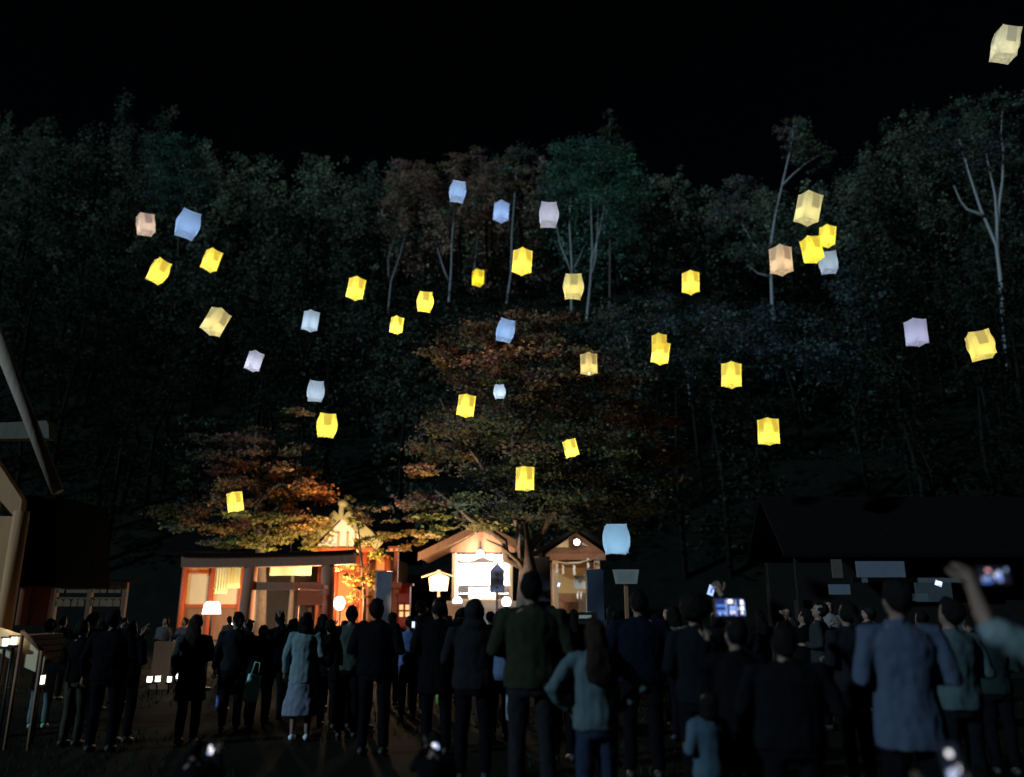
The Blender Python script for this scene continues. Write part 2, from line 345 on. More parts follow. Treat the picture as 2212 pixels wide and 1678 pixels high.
tree('maple_tree', 'large spreading autumn maple with brown top in front of the lit kiosk', None, lob(big, TD), [b0, Tt(1140, 1290), Tt(1136, 1230), Tt(1128, 1180), Tt(1120, 1090), Tt(1110, 950), Tt(1100, 800)], .34,
     [([Tt(1134, 1225), Tt(1085, 1170, -.4), Tt(1010, 1120, -.6), Tt(940, 1060, -.6)], .13), ([Tt(1136, 1215), Tt(1165, 1150, .1), Tt(1230, 1080, .2), Tt(1330, 1010, .3)], .14),
      ([Tt(1124, 1150), Tt(1060, 1040), Tt(990, 940, -.2), Tt(950, 860)], .1), ([Tt(1122, 1120), Tt(1200, 1010), Tt(1260, 900)], .1), ([Tt(1134, 1235), Tt(1100, 1200, -.5), Tt(1050, 1165, -.6)], .08), ([Tt(1110, 960), Tt(1180, 850), Tt(1210, 760)], .08)], .13, 1900, flat=.5)
LD = 27
left = [(480, 1100, 85, 50, 0, BRN), (555, 1040, 85, 50, 0, ORG), (640, 1055, 65, 60, 0, (.30, .16, .06)), (610, 965, 60, 34, .3, ORG), (640, 905, 36, 24, .5, ORG), (510, 960, 95, 40, 0, BRN), (440, 1020, 60, 50, 0, DGRN),
        (655, 1115, 55, 40, -.3, (.28, .18, .06)), (560, 1140, 105, 36, -.5, OLV), (440, 1160, 70, 32, 0, DGRN), (565, 1172, 50, 16, -.9, OLV), (500, 1020, 60, 50, -.8, BRN), (380, 1080, 60, 60, .6, DGRN), (430, 930, 60, 40, 1, DGRN)]
Tl = lambda u, v, d=0: at(u, v, LD+d)
c0 = Tl(560, 1320); c0.z = -.1
tree('autumn_tree', 'orange brown autumn tree behind the wooden gate, lit from its right', None, lob(left, LD), [c0, Tl(562, 1280), Tl(566, 1200), Tl(560, 1120), Tl(550, 1000), Tl(560, 930)], .22,
     [([Tl(566, 1190), Tl(600, 1110), Tl(640, 1040), Tl(650, 960)], .09), ([Tl(562, 1150), Tl(500, 1080), Tl(460, 1040)], .08), ([Tl(555, 1085, -.6), Tl(600, 1050, -.7), Tl(650, 1035, -.6)], .07)], .13, 1900, flat=.5)
sap = [(762, 1150, 24, 40, 0, YGR), (792, 1190, 36, 34, 0, (.32, .25, .06)), (800, 1245, 30, 38, -.2, (.30, .20, .06)), (770, 1275, 30, 30, -.4, (.34, .2, .07)), (752, 1230, 22, 30, -.2, (.34, .22, .08)), (820, 1175, 30, 20, .2, YGR), (770, 1105, 26, 24, .3, OLV), (805, 1110, 34, 26, .5, BRN), (752, 1085, 14, 14, .2, OLV), (850, 1140, 44, 22, .6, OLV)]
SD = 25.2
s0 = at(786, 1330, SD); s0.z = -.1
tree('young_tree', 'slim yellow leaved young tree in front of the vermilion hall', None, lob(sap, SD), [s0, at(788, 1300, SD), at(782, 1220, SD), at(775, 1130, SD)], .07, [([at(784, 1240, SD), at(805, 1200, SD), at(820, 1160, SD)], .03), ([at(780, 1200, SD), at(760, 1160, SD)], .03)], .10, 1500, flat=.5)
bush = [(620, 1150, 62, 26, 0, YGR), (655, 1170, 34, 16, 0, YGR), (580, 1165, 44, 18, 0, OLV), (690, 1178, 28, 12, .2, YGR), (700, 1150, 24, 18, -.6, YGR), (520, 1172, 50, 14, 0, OLV)]
s1 = at(630, 1300, 28.2); s1.z = -.1
tree('yellow_green_tree', 'bright yellow green foliage directly above the gate crossbeam', None, lob(bush, 28.2), [s1, at(632, 1250, 28.2), at(628, 1170, 28.2)], .09, [], .10, 1700)

# ------------------------------------------------------------------ lamp builders, for seen and added lamps
def bulb_thing(name, label, p, r, em, power, col=(1, .95, .9), cat='lamp', group=None, stem=None, kind='POINT', aim=None, spot=None, soft=None, loff=(0, -.25, 0)):
    t = thing(name, label, cat, p, group)
    MB().ell(p, (r, r*.9, r)).build('bulb', glow('bulb_%s_%.1f' % (name, em), col, em), t, True)
    m = MB(); m.tube([Vector(p)+Vector((0, .01, r*.7)), Vector(p)+Vector((0, .02, r*1.6))], [r*.5, r*.45], 8)
    m.build('socket', black, t, True)
    if stem: MB().tube([Vector(p)+Vector((0, .02, r*1.4))]+[Vector(q) for q in stem], [r*.18]*(len(stem)+1), 6).build('stem', black, t, True)
    if power:
        ld = bpy.data.lights.new(name+'_light', kind); ld.energy = power; ld.color = col; ld.shadow_soft_size = soft or r
        lo = bpy.data.objects.new('light', ld); COL.objects.link(lo); lo.parent = t; lo.location = loff
        if aim: lo.rotation_euler = (Vector(aim)-(Vector(p)+Vector(loff))).to_track_quat('-Z', 'Y').to_euler()
        if spot: ld.spot_size = R(spot); ld.spot_blend = .6
    return t
def added_flood(name, label, p, aim, power, col, r, em, spot=100):
    """a round-faced floodlight on a short post; the beam comes from just before its lens"""
    p = Vector(p); t = thing(name, label, 'added_uplight', (p.x, p.y, 0)); d = (Vector(aim)-p).normalized(); q = d.to_track_quat('Z', 'Y').to_matrix()
    m = MB(); m.tube([p-d*.16, p-d*.02, p], [r*.6, r, r*1.08], 14); m.build('housing', black, t, True)
    l = MB(); l.tube([p+d*.003, p+d*.02], [r, r*.85], 14); l.build('lens', glow('lens_'+name, col, em), t, True)
    MB().tube([(p.x, p.y, 0), p-d*.12], .02, 6).build('post', black, t, True)
    ld = bpy.data.lights.new(name+'_beam', 'SPOT'); ld.energy = power; ld.color = col; ld.spot_size = R(spot); ld.spot_blend = .7; ld.shadow_soft_size = r
    lo = bpy.data.objects.new('beam', ld); COL.objects.link(lo); lo.parent = t; lo.location = (p+d*.08)-Vector((p.x, p.y, 0)); lo.rotation_euler = d.to_track_quat('-Z', 'Y').to_euler()

# ------------------------------------------------------------------ torii gate
GD = 24
gz0, gzt = zat(1222, GD), zat(1187, GD)
xl, xr = at(533, 1300, GD).x, at(708, 1300, GD).x
g = thing('torii_gate', 'dark weathered wooden torii gate with two thick round pillars', 'gate', ((xl+xr)/2, GD, 0))
for x in (xl, xr):
    MB().tube([(x, GD, -.1), (x, GD, .25), (x+(.02 if x == xl else -.02), GD, 1.6), (x+(.05 if x == xl else -.05), GD, gz0+.02)], [.225, .215, .205, .19], 20).build('pillar', wood_dark, g, True)
    MB().tube([(x, GD, -.1), (x, GD, .14)], [.30, .27], 20).build('pillar_base', mat('stone', (.2, .19, .18), .9, .3, 8, .5), g, True)
x0, x1 = at(398, 1210, GD).x, at(768, 1190, GD).x
mb = MB(); n = 12; sec = []
for i in range(n+1):
    f = i/n; x = x0+(x1-x0)*f; lift = .05*(abs(f-.5)*2)**3
    zb = gz0+.02+lift*.6-.10*(1-f)
    sec.append([(x, GD-.19, zb), (x, GD-.24, zb+.30+lift*.2), (x, GD+.24, zb+.30+lift*.2), (x, GD+.19, zb)])
V = [p for s_ in sec for p in s_]
mb.add(V, [(i*4+k, i*4+(k+1) % 4, (i+1)*4+(k+1) % 4, (i+1)*4+k) for i in range(n) for k in range(4)]+[(3, 2, 1, 0), tuple(n*4+k for k in range(4))])
mb.build('top_beam', wood_dark, g)
#MB().add([(p[0], p[1]+(-.05 if p[1] < GD else .05), p[2]+(.003 if j % 4 in (1, 2) else .0)) for j, p in enumerate(V)], []) if False else None
cp = MB()
Vc = []
for s_ in sec:
    (xa, ya, za), (xb, yb, zb_), (xc, yc, zc), _ = s_
    Vc += [(xb, GD-.30, zb_+.003), (xb, GD-.02, zb_+.11), (xb, GD+.02, zb_+.11), (xb, GD+.30, zb_+.003)]
cp.add(Vc, [(i*4+k, i*4+(k+1) % 4, (i+1)*4+(k+1) % 4, (i+1)*4+k) for i in range(n) for k in range(4)]+[(3, 2, 1, 0), tuple(n*4+k for k in range(4))])
cp.build('beam_cap', roof_m, g)
zn = zat(1266, GD)
MB().boxx(xl+.17, xr-.17, GD-.09, GD+.09, zn-.11, zn+.11).build('tie_beam', wood_dark, g)
# ------------------------------------------------------------------ vermilion hall behind the gate
HD = 30
h = thing('shrine_hall', 'vermilion framed shrine hall with cream panels and a pale gabled porch', 'shrine hall', (at(600, 1300, HD).x, HD, 0))
zE = zat(1200, HD); zF = .45
xs = [at(u, 1280, HD).x for u in (396, 455, 520, 690, 770, 835)]
MB().boxx(xs[0]-.3, xs[-1]+.2, HD+.25, HD+6, 0, zF).build('stone_base', mat('stone', (.2, .19, .18)), h)
for x in xs: MB().tube([(x, HD, zF-.45), (x, HD, zE)], .11, 12).build('post', vermilion, h, True)
for i in range(len(xs)-1):
    a, b = xs[i]+.115, xs[i+1]-.115
    MB().boxx(a, b, HD-.05, HD+.05, zE-.22, zE-.003).build('lintel', vermilion, h)
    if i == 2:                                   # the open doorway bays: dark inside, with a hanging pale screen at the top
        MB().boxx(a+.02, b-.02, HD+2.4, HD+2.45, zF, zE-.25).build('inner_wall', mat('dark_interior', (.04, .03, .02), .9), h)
        continue
    MB().boxx(a, b, HD-.045, HD+.045, zat(1232, HD)-.1, zat(1232, HD)).build('rail', vermilion, h)
    MB().boxx(a, b, HD+.01, HD+.04, zat(1232, HD)+.003, zE-.223).build('panel', mat('orange_plaster', (.65, .30, .12), .9, .1), h)
    MB().boxx(a, b, HD+.01, HD+.04, zat(1305, HD), zat(1232, HD)-.103).build('panel', plaster if i < 2 else mat('orange_plaster', (.65, .30, .12)), h)
    MB().boxx(a, b, HD-.045, HD+.045, zat(1305, HD)-.12, zat(1305, HD)-.003).build('rail', vermilion, h)
    MB().boxx(a, b, HD+.01, HD+.04, zF, zat(1305, HD)-.123).build('panel', wood_brown if i < 2 else mat('orange_plaster', (.65, .30, .12)), h)
MB().boxx(xs[0]+.0, xs[-1], HD+2.5, HD+6, zF, zE).build('rear_wall', plaster, h)
rf = MB(); zr = zE+1.6
rf.add([(xs[0]-.8, HD-.9, zE-.02), (xs[-1]+.5, HD-.9, zE-.02), (xs[-1]+.5, HD+3, zr), (xs[0]-.8, HD+3, zr), (xs[-1]+.5, HD+7, zE-.02), (xs[0]-.8, HD+7, zE-.02),
        (xs[0]-.8, HD-.9, zE+.10), (xs[-1]+.5, HD-.9, zE+.10), (xs[-1]+.5, HD+3, zr+.15), (xs[0]-.8, HD+3, zr+.15), (xs[-1]+.5, HD+7, zE+.10), (xs[0]-.8, HD+7, zE+.10)],
       [(0, 3, 2, 1), (3, 5, 4, 2), (6, 7, 8, 9), (9, 8, 10, 11), (0, 1, 7, 6), (4, 5, 11, 10), (1, 2, 8, 7), (2, 4, 10, 8), (0, 6, 9, 3), (3, 9, 11, 5)])
rf.build('roof', roof_m, h)
# gabled porch
PD = 28.6
pk, el, er = at(737, 1118, PD), at(672, 1182, PD), at(806, 1182, PD)
MB().prism([(el.x+.1, PD+.25, el.z), (er.x-.1, PD+.25, er.z), (pk.x, PD+.25, pk.z)], (0, .06, 0)).build('gable_wall', white_wall, h)
for e_ in (el, er):
    d = (pk-e_).normalized(); nrm = Vector((-d.z, 0, d.x)); nrm = nrm if nrm.z > 0 else -nrm; wd = .36
    s_ = 1 if e_ is el else 1.0
    a, b = e_-d*.15, pk+d*(.0 if e_ is el else -.02)
    MB().prism([a, b, b+nrm*wd, a+nrm*wd], (0, .10, 0)).build('bargeboard', copper, h)
    MB().prism([a+nrm*wd*1.01+Vector((0, .02, 0)), b+nrm*wd*1.01+Vector((0, .02, 0)), b+nrm*(wd+.08)+Vector((0, .02, 0)), a+nrm*(wd+.08)+Vector((0, .02, 0))], (0, 2.0, 0)).build('porch_roof', roof_m, h)
MB().tube([(pk.x, PD-.1, pk.z+.52), (pk.x, PD+2.0, pk.z+.52)], .13, 10).build('ridge_log', copper, h, True)
MB().box((pk.x, PD-.02, pk.z+.18), (.16, .08, .5)).build('gable_pendant', copper, h)
for u in (728, 748, 765): MB().box((at(u, 1165, PD).x, PD+.2, zat(1165, PD)), (.07, .07, .5)).build('gable_strut', wood_pale, h)
MB().boxx(el.x, er.x, PD+.12, PD+.24, el.z-.16, el.z-.005).build('porch_beam', vermilion, h)
for u in (700, 722, 785): MB().tube([(at(u, 1250, PD).x, PD+.18, 0), (at(u, 1250, PD).x, PD+.18, el.z-.17)], .10, 12).build('porch_post', vermilion, h, True)

# cloth hangings and panels seen between gate and hall
def cloth(name, label, u0, u1, v0, v1, D, m, cat='curtain', folds=5, group=None):
    a, b = at(u0, v0, D), at(u1, v1, D); n_, k_ = 24, 5; V = []
    for j in range(k_+1):
        for i in range(n_+1):
            f = i/n_; V.append((a.x+(b.x-a.x)*f, D+.03*math.sin(f*math.pi*2*folds)*(.3+.7*j/k_), a.z+(b.z-a.z)*j/k_))
    m_ = MB(); m_.add(V, [(j*(n_+1)+i, j*(n_+1)+i+1, (j+1)*(n_+1)+i+1, (j+1)*(n_+1)+i) for j in range(k_) for i in range(n_)])
    o = m_.build(name, m, None, True); md = o.modifiers.new('thick', 'SOLIDIFY'); md.thickness = .006
    tag(o, label, cat, group); return o
cloth('hanging_curtain', 'pale green curtain with long tails beside the left gate pillar', 468, 490, 1212, 1282, 27.5, cloth_green)
cloth('hanging_curtain', 'wider pale yellow green curtain touching the left gate pillar', 492, 518, 1210, 1270, 27.6, mat('yellow_green_cloth', (.55, .52, .25), .9, .1))
cloth('hanging_cloth', 'cream cloth hung across the top of the gate opening', 585, 672, 1206, 1243, 27.4, mat('cream_cloth', (.62, .58, .36), .9, .1), 'banner', 1.5)

# vermilion offering stand right inside the gate, post with crossbar, red box
def stand():
    D = 23.2; a, b = at(645, 1270, D), at(700, 1300, D)
    t = thing('offering_stand', 'bright vermilion roofed stand beside the right gate pillar', 'stand', ((a.x+b.x)/2, D, 0))
    MB().boxx(a.x-.03, b.x+.03, D-.25, D+.25, zat(1272, D), zat(1263, D)).build('top_board', vermilion, t)
    MB().boxx(a.x+.06, b.x-.02, D-.2, D+.2, zat(1280, D), zat(1275, D)).build('shelf', vermilion, t)
    MB().boxx(a.x+.04, b.x, D-.22, D+.22, zat(1307, D), zat(1281, D)).build('box', vermilion, t)
    for x in (a.x+.03, (a.x+b.x)/2, b.x-.05): MB().boxx(x-.04, x+.04, D-.14, D-.06, 0, zat(1308, D)).build('leg', vermilion, t)
    MB().boxx(a.x-.01, a.x+.05, D-.2, D-.12, zat(1275, D), zat(1258, D)).build('corner_post', vermilion, t)
stand()
def lamp_post():
    D = 24.5; p = at(857, 1185, D)
    t = thing('lamp_post', 'vermilion post with a crossbar of small square lamps', 'lamp post', (p.x, D, 0))
    MB().boxx(p.x-.06, p.x+.06, D-.06, D+.06, 0, zat(1192, D)).build('post', vermilion, t)
    MB().boxx(at(839, 1185, D).x, at(872, 1185, D).x, D-.08, D+.08, zat(1191, D)+.003, zat(1180, D)).build('crossbar', vermilion, t)
    for u in (845, 857, 867): MB().box(at(u, 1187, D-.11), (.08, .05, .08)).build('lamp_face', glow('post_lamp', (1, .45, .16), .9), t)
    MB().boxx(at(846, 1262, D).x, at(868, 1262, D).x, D-.12, D-.063, zat(1270, D), zat(1258, D)).build('bracket', vermilion, t)
    MB().boxx(at(850, 1262, D).x, at(862, 1262, D).x, D-.12, D-.063, zat(1283, D), zat(1273, D)).build('bracket', vermilion, t)
lamp_post()
def red_box():
    D = 25; a, b = at(862, 1265, D), at(886, 1302, D)
    t = thing('stone_lantern', 'dark red box lantern with four small lit windows below the lamp post', 'lantern', ((a.x+b.x)/2, D, 0))
    MB().boxx(a.x, b.x, D-.16, D+.16, b.z, a.z).build('body', mat('dark_red_paint', (.30, .05, .03), .6), t)
    MB().boxx(a.x-.04, b.x+.08, D-.22, D+.22, a.z+.003, a.z+.06).build('roof', mat('dark_red_paint', (.30, .05, .03)), t)
    for i, u in enumerate((864, 877)):
        for v in (1312, 1327): MB().boxx(at(u, v, D).x, at(u+8, v, D).x, D-.15, D-.1, zat(v+5, D), zat(v-6, D)).build('lit_window', glow('lit_window', (1, .62, .25), 1.1), t)
    MB().boxx(a.x, b.x, D-.09, D+.15, 0, b.z-.003).build('base', mat('dark_red_paint', (.30, .05, .03)), t)
red_box()

# grey upright banners
def nobori(label, u, v0, v1, w, D, m, group='tall upright banners by the kiosks'):
    a = at(u, v0, D); zb = zat(v1, D); ww = px(w, D)
    t = thing('upright_banner', label, 'banner', (a.x, D, 0), group)
    MB().tube([(a.x-ww/2-.02, D, 0), (a.x-ww/2-.02, D, a.z+.06)], .014, 6).build('pole', metal, t, True)
    MB().tube([(a.x-ww/2-.03, D, a.z+.03), (a.x+ww/2, D, a.z+.03)], .01, 6).build('arm', metal, t, True)
    V = []; n_, k_ = 4, 14
    for j in range(k_+1):
        for i in range(n_+1):
            f, q = i/n_, j/k_; V.append((a.x-ww/2+ww*f, D-.012+.05*math.sin(q*5+f*2+u)*f, a.z+.02-(a.z-zb)*q))
    m_ = MB(); m_.add(V, [(j*(n_+1)+i, j*(n_+1)+i+1, (j+1)*(n_+1)+i+1, (j+1)*(n_+1)+i) for j in range(k_) for i in range(n_)]); o = m_.build('cloth', m, t, True)
    return t
nobori('slate grey upright banner left of the vermilion lamp post', 831, 1236, 1360, 32, 21, mat('slate_cloth', (.09, .10, .13), .9, .15))
nobori('dark blue upright banner right of the small lit shrine', 1285, 1232, 1350, 34, 22, banner_m)
nobori('narrow dark banner hanging just left of the small lit shrine', 1172, 1205, 1300, 30, 24.3, mat('black_cloth', (.02, .022, .03), .9, .2))

# ------------------------------------------------------------------ signs
def sign(label, u, v0, v1, wt, wb, D, m, roof=True, peak=0, post_v=None, marks=0, name='notice_board', frame=None, rows=None, strokes='cols'):
    zt, zb = zat(v0, D), zat(v1, D); x = at(u, v0, D).x; a, b = px(wt, D)/2, px(wb, D)/2; pkz = px(peak, D)
    t = thing(name, label, 'sign', (x, D, 0))
    poly = [(x-b, D, zb), (x+b, D, zb), (x+a, D, zt)]+([(x, D, zt+pkz)] if peak else [])+[(x-a, D, zt)]
    MB().prism(poly, (0, .03, 0)).build('board', m, t)
    if frame:
        c = Vector((x, D, (zt+zb)/2)); big_ = [(c+(Vector(p)-c)*1.08)+Vector((0, .012, 0)) for p in poly]; MB().prism(big_, (0, .03, 0)).build('frame', frame, t)
    if roof:
        for s_ in (-1, 1):
            e = Vector((x+s_*(a+px(14, D)), D-.10, zt-px(1, D))); p = Vector((x-s_*.0, D-.10, zt+pkz+.02))
            MB().prism([e, p, p+Vector((0, 0, .035)), e+Vector((0, 0, .035))], (0, .24, 0)).build('roof_board', wood_pale, t)
        MB().boxx(x-.04, x+.04, D-.12, D+.16, zt+pkz+.04, zt+pkz+.075).build('ridge', wood_pale, t)
    MB().boxx(x-.035, x+.035, D+.045, D+.11, 0, zb+.15).build('post', wood_brown, t)
    if marks:                                          # brush-written columns, too small to read in the photograph
        mk = MB()
        for i in range(marks):
            xx = x+(i/(marks-1)-.5)*b*1.4 if marks > 1 else x
            zz = zt-.02*(i % 2)-(zt-zb)*.12; lim = zb+(zt-zb)*(.15 if rows is None else rows)
            while zz > lim:
                hgt = random.uniform(.02, .045)
                mk.boxx(xx-.012-.006*random.random(), xx+.012, D-.006, D-.002, zz-hgt*.35, zz-hgt*.2)
                mk.boxx(xx-.004, xx+.003, D-.0061, D-.0021, zz-hgt, zz-hgt*.4)
                zz -= hgt+.012
        mk.build('lettering', mat('faded_ink', (.30, .26, .18), .9, .1), t)
    return t
sign('cream pentagonal notice board with a small roof left of the bright kiosk', 948, 1247, 1276, 42, 35, 22.5, mat('cream_board', (.80, .68, .42), .8, .05), True, 9, marks=6)
def blue_sign():
    D = 25.5; t = sign('slate blue pointed board standing before the bright kiosk', 1074, 1234, 1278, 27, 27, D, navy_board, False, 14, name='pointed_sign', frame=mat('dark_blue_edge', (.02, .025, .06), .6))
    x = at(1074, 1250, D).x; mk = MB()
    for v in (1241, 1253, 1269):
        z = zat(v, D); s_ = px(4 if v < 1265 else 2.4, D)
        for k in range(3): mk.boxx(x-s_, x+s_*random.uniform(.6, 1), D-.008, D-.003, z+s_*(k-1)*.7, z+s_*(k-1)*.7+.012)
        mk.boxx(x-.3*s_, x-.3*s_+.012, D-.0085, D-.0035, z-s_*.9, z+s_*.9); mk.boxx(x+.5*s_, x+.5*s_+.012, D-.0087, D-.0037, z-s_, z+s_*.6)
    mk.build('lettering', mat('dark_blue_ink', (.04, .06, .16), .8), t)
blue_sign()
sign('unroofed grey trapezoid board below the big blue lantern', 1352, 1230, 1261, 54, 43, 16.4, mat('grey_white_board', (.30, .31, .28), .8, .1), False, 0, marks=7, name='trapezoid_sign')

# ------------------------------------------------------------------ the bright kiosk
KD = 29.5
def kiosk():
    c = at(1040, 1250, KD); t = thing('lit_kiosk', 'gabled shrine kiosk with a blazing white interior', 'kiosk', (c.x, KD, 0))
    xl_, xr_ = at(984, 1250, KD).x, at(1100, 1250, KD).x; zt, zb = zat(1203, KD), zat(1294, KD); dep = 1.6
    MB().boxx(xl_-.3, xr_+.3, KD-.1, KD+dep+.2, 0, zb-.06).build('raised_base', mat('stone', (.2, .19, .18)), t)
    MB().boxx(xl_-.1, xr_+.1, KD-.05, KD+dep, zb-.058, zb).build('floor_boards', wood_pale, t)
    MB().boxx(xl_, xr_, KD+dep, KD+dep+.06, zb+.003, zt+.15).build('back_wall', white_wall, t)
    for x in (xl_, xr_):
        s_ = -1 if x == xl_ else 1
        MB().boxx(min(x, x+s_*.05), max(x, x+s_*.05), KD+.08, KD+dep-.003, zb+.003, zt+.15).build('side_wall', white_wall, t)
        MB().boxx(x+s_*.06-.06, x+s_*.06+.06, KD-.06, KD+.06, 0, zt+.12).build('post', wood_pale, t)
    for v in (1262, 1282):
        MB().boxx(xl_+.04, xr_-.04, KD+dep-.5, KD+dep-.01, zat(v, KD), zat(v, KD)+.03).build('shelf', white_wall, t)
    MB().boxx(xl_+.45, xr_-.5, KD+.6, KD+1.0, zb+.01, zb+.42).build('altar', white_wall, t)
    # white drape gathered along the top of the opening
    V = []; n_ = 40
    for i in range(n_+1):
        f = i/n_; x = xl_+.02+(xr_-xl_-.04)*f; sag = .10+.12*abs(math.sin(f*math.pi*2))+.10*(1-math.sin(f*math.pi))
        for q, zz in ((0, zt+.10), (1, zt+.10-sag)): V.append((x, KD+.02+.03*math.sin(i*1.9), zz))
    m_ = MB(); m_.add(V, [(2*i, 2*i+2, 2*i+3, 2*i+1) for i in range(n_)]); m_.build('drape', cloth_white, t, True)
    pk = at(1040, 1142, KD); hw = px(124, KD); ze = zat(1206, KD)
    MB().prism([(xl_-.2, KD-.02, zt+.16), (xr_+.2, KD-.02, zt+.16), (xr_+.2, KD-.02, zt+.3), (pk.x, KD-.02, pk.z-.05), (xl_-.2, KD-.02, zt+.3)], (0, .05, 0)).build('gable_board', wood_brown, t)
    for s_ in (-1, 1):
        a = Vector((pk.x+s_*hw, KD-.9, ze)); b = Vector((pk.x, KD-.9, pk.z)); u_ = Vector((0, 0, .12))
        MB().prism([a, b, b+u_, a+u_], (0, 3.4, 0)).build('roof_slope', mat('brown_shingle', (.16, .10, .065), .9, .4, 10, .6), t)
        d = (b-a).normalized()
        MB().prism([a+Vector((0, -.06, -.14)), b+Vector((0, -.06, -.14)), b+Vector((0, -.06, .14)), a+Vector((0, -.06, .14))], (0, .055, 0)).build('bargeboard', wood_brown, t)
        for k in range(9):                             # rafters under the eave
            y = KD-.7+k*.36; p0, p1 = a.lerp(b, .02), a.lerp(b, .95)
            MB().tube([(p0.x, y, p0.z-.05), (p1.x, y, p1.z-.05)], .03, 4).build('rafter', wood_brown, t)
    MB().boxx(pk.x-.09, pk.x+.09, KD-1.0, KD+2.6, pk.z+.10, pk.z+.26).build('ridge', mat('brown_shingle', (.16, .10, .065)), t)
    for k in range(5): MB().boxx(c.x-.6, c.x+.6, KD-.10-.25*(k+1)+.003, KD-.10-.25*k, 0, zb-.06-(k+1)*.25).build('step', mat('stone', (.2, .19, .18)), t)
    # inner tubes of light behind the drape
    for x in (xl_+.35, xr_-.35):
        p = Vector((x, KD+.5, zt-.05))
        MB().tube([p+Vector((-.22, 0, 0)), p+Vector((.22, 0, 0))], .03, 8).build('ceiling_lamp', glow('tube_light', (1, .9, .88), 6), t, True)
    ld = bpy.data.lights.new('kiosk_light', 'AREA'); ld.energy = 700; ld.size = 1.3; ld.size_y = .6; ld.shape = 'RECTANGLE'; ld.color = (1, .9, .88)
    lo = bpy.data.objects.new('light', ld); COL.objects.link(lo); lo.parent = t; lo.location = (0, .55, zt-.1)
    return c
kc = kiosk()
p = at(1037, 1196, KD-.25)
bulb_thing('bare_bulb', 'round white bulb at the peak of the bright kiosk', p, .13, 14, 200, (1, .88, .74), group='white bulbs on the kiosks', stem=[(p.x, p.y+.02, p.z+.45)])
for u, lab in ((988, 'round glowing lamp at the left foot of the bright kiosk'), (1094, 'round glowing pinkish lamp at the right foot of the bright kiosk')):
    p = at(u, 1300, 26.5); t = thing('globe_lamp', lab, 'lamp', (p.x, p.y, 0), 'globe lamps before the kiosk')
    MB().ell(p, (.15, .15, .17), 14, 10).build('globe', glow('globe', (1, .86, .88), 5), t, True)
    MB().tube([(p.x, p.y, 0), (p.x, p.y, p.z-.15)], [.05, .04], 8).build('post', black, t, True)
    MB().tube([(p.x, p.y, p.z-.19), (p.x, p.y, p.z-.13)], [.10, .10], 12).build('collar', black, t, True)
    ld = bpy.data.lights.new('globe_light', 'POINT'); ld.energy = 10; ld.color = (1, .72, .80); ld.shadow_soft_size = .16
    lo = bpy.data.objects.new('light', ld); COL.objects.link(lo); lo.parent = t; lo.location = (0, -.32, p.z)
def offering_table(label, u0, u1, v0, v1, D, m, name='table', cat='table'):
    a, b = at(u0, v0, D), at(u1, v1, D); t = thing(name, label, cat, ((a.x+b.x)/2, D, 0))
    MB().boxx(a.x, b.x, D-.3, D+.3, a.z-.05, a.z).build('top', m, t)
    for x in (a.x+.05, b.x-.05):
        for y in (D-.25, D+.25): MB().boxx(x-.03, x+.03, y-.03, y+.03, 0, a.z-.053).build('leg', m, t)
    cl = MB(); cl.boxx(a.x+.005, b.x-.005, D-.296, D-.29, b.z, a.z-.052); cl.build('front_cloth', m, t)
    return t
offering_table('white topped table in front of the bright kiosk, left of the hooded person', 966, 1004, 1350, 1375, 17, cloth_white)
offering_table('pinkish white draped table under the lit kiosk', 1005, 1092, 1322, 1360, 24.5, mat('pink_white_cloth', (.62, .52, .50), .9, .1))
offering_table('long pale counter left of the kiosk steps', 938, 1000, 1303, 1330, 26, mat('pink_white_cloth', (.62, .52, .50)), 'counter', 'counter')
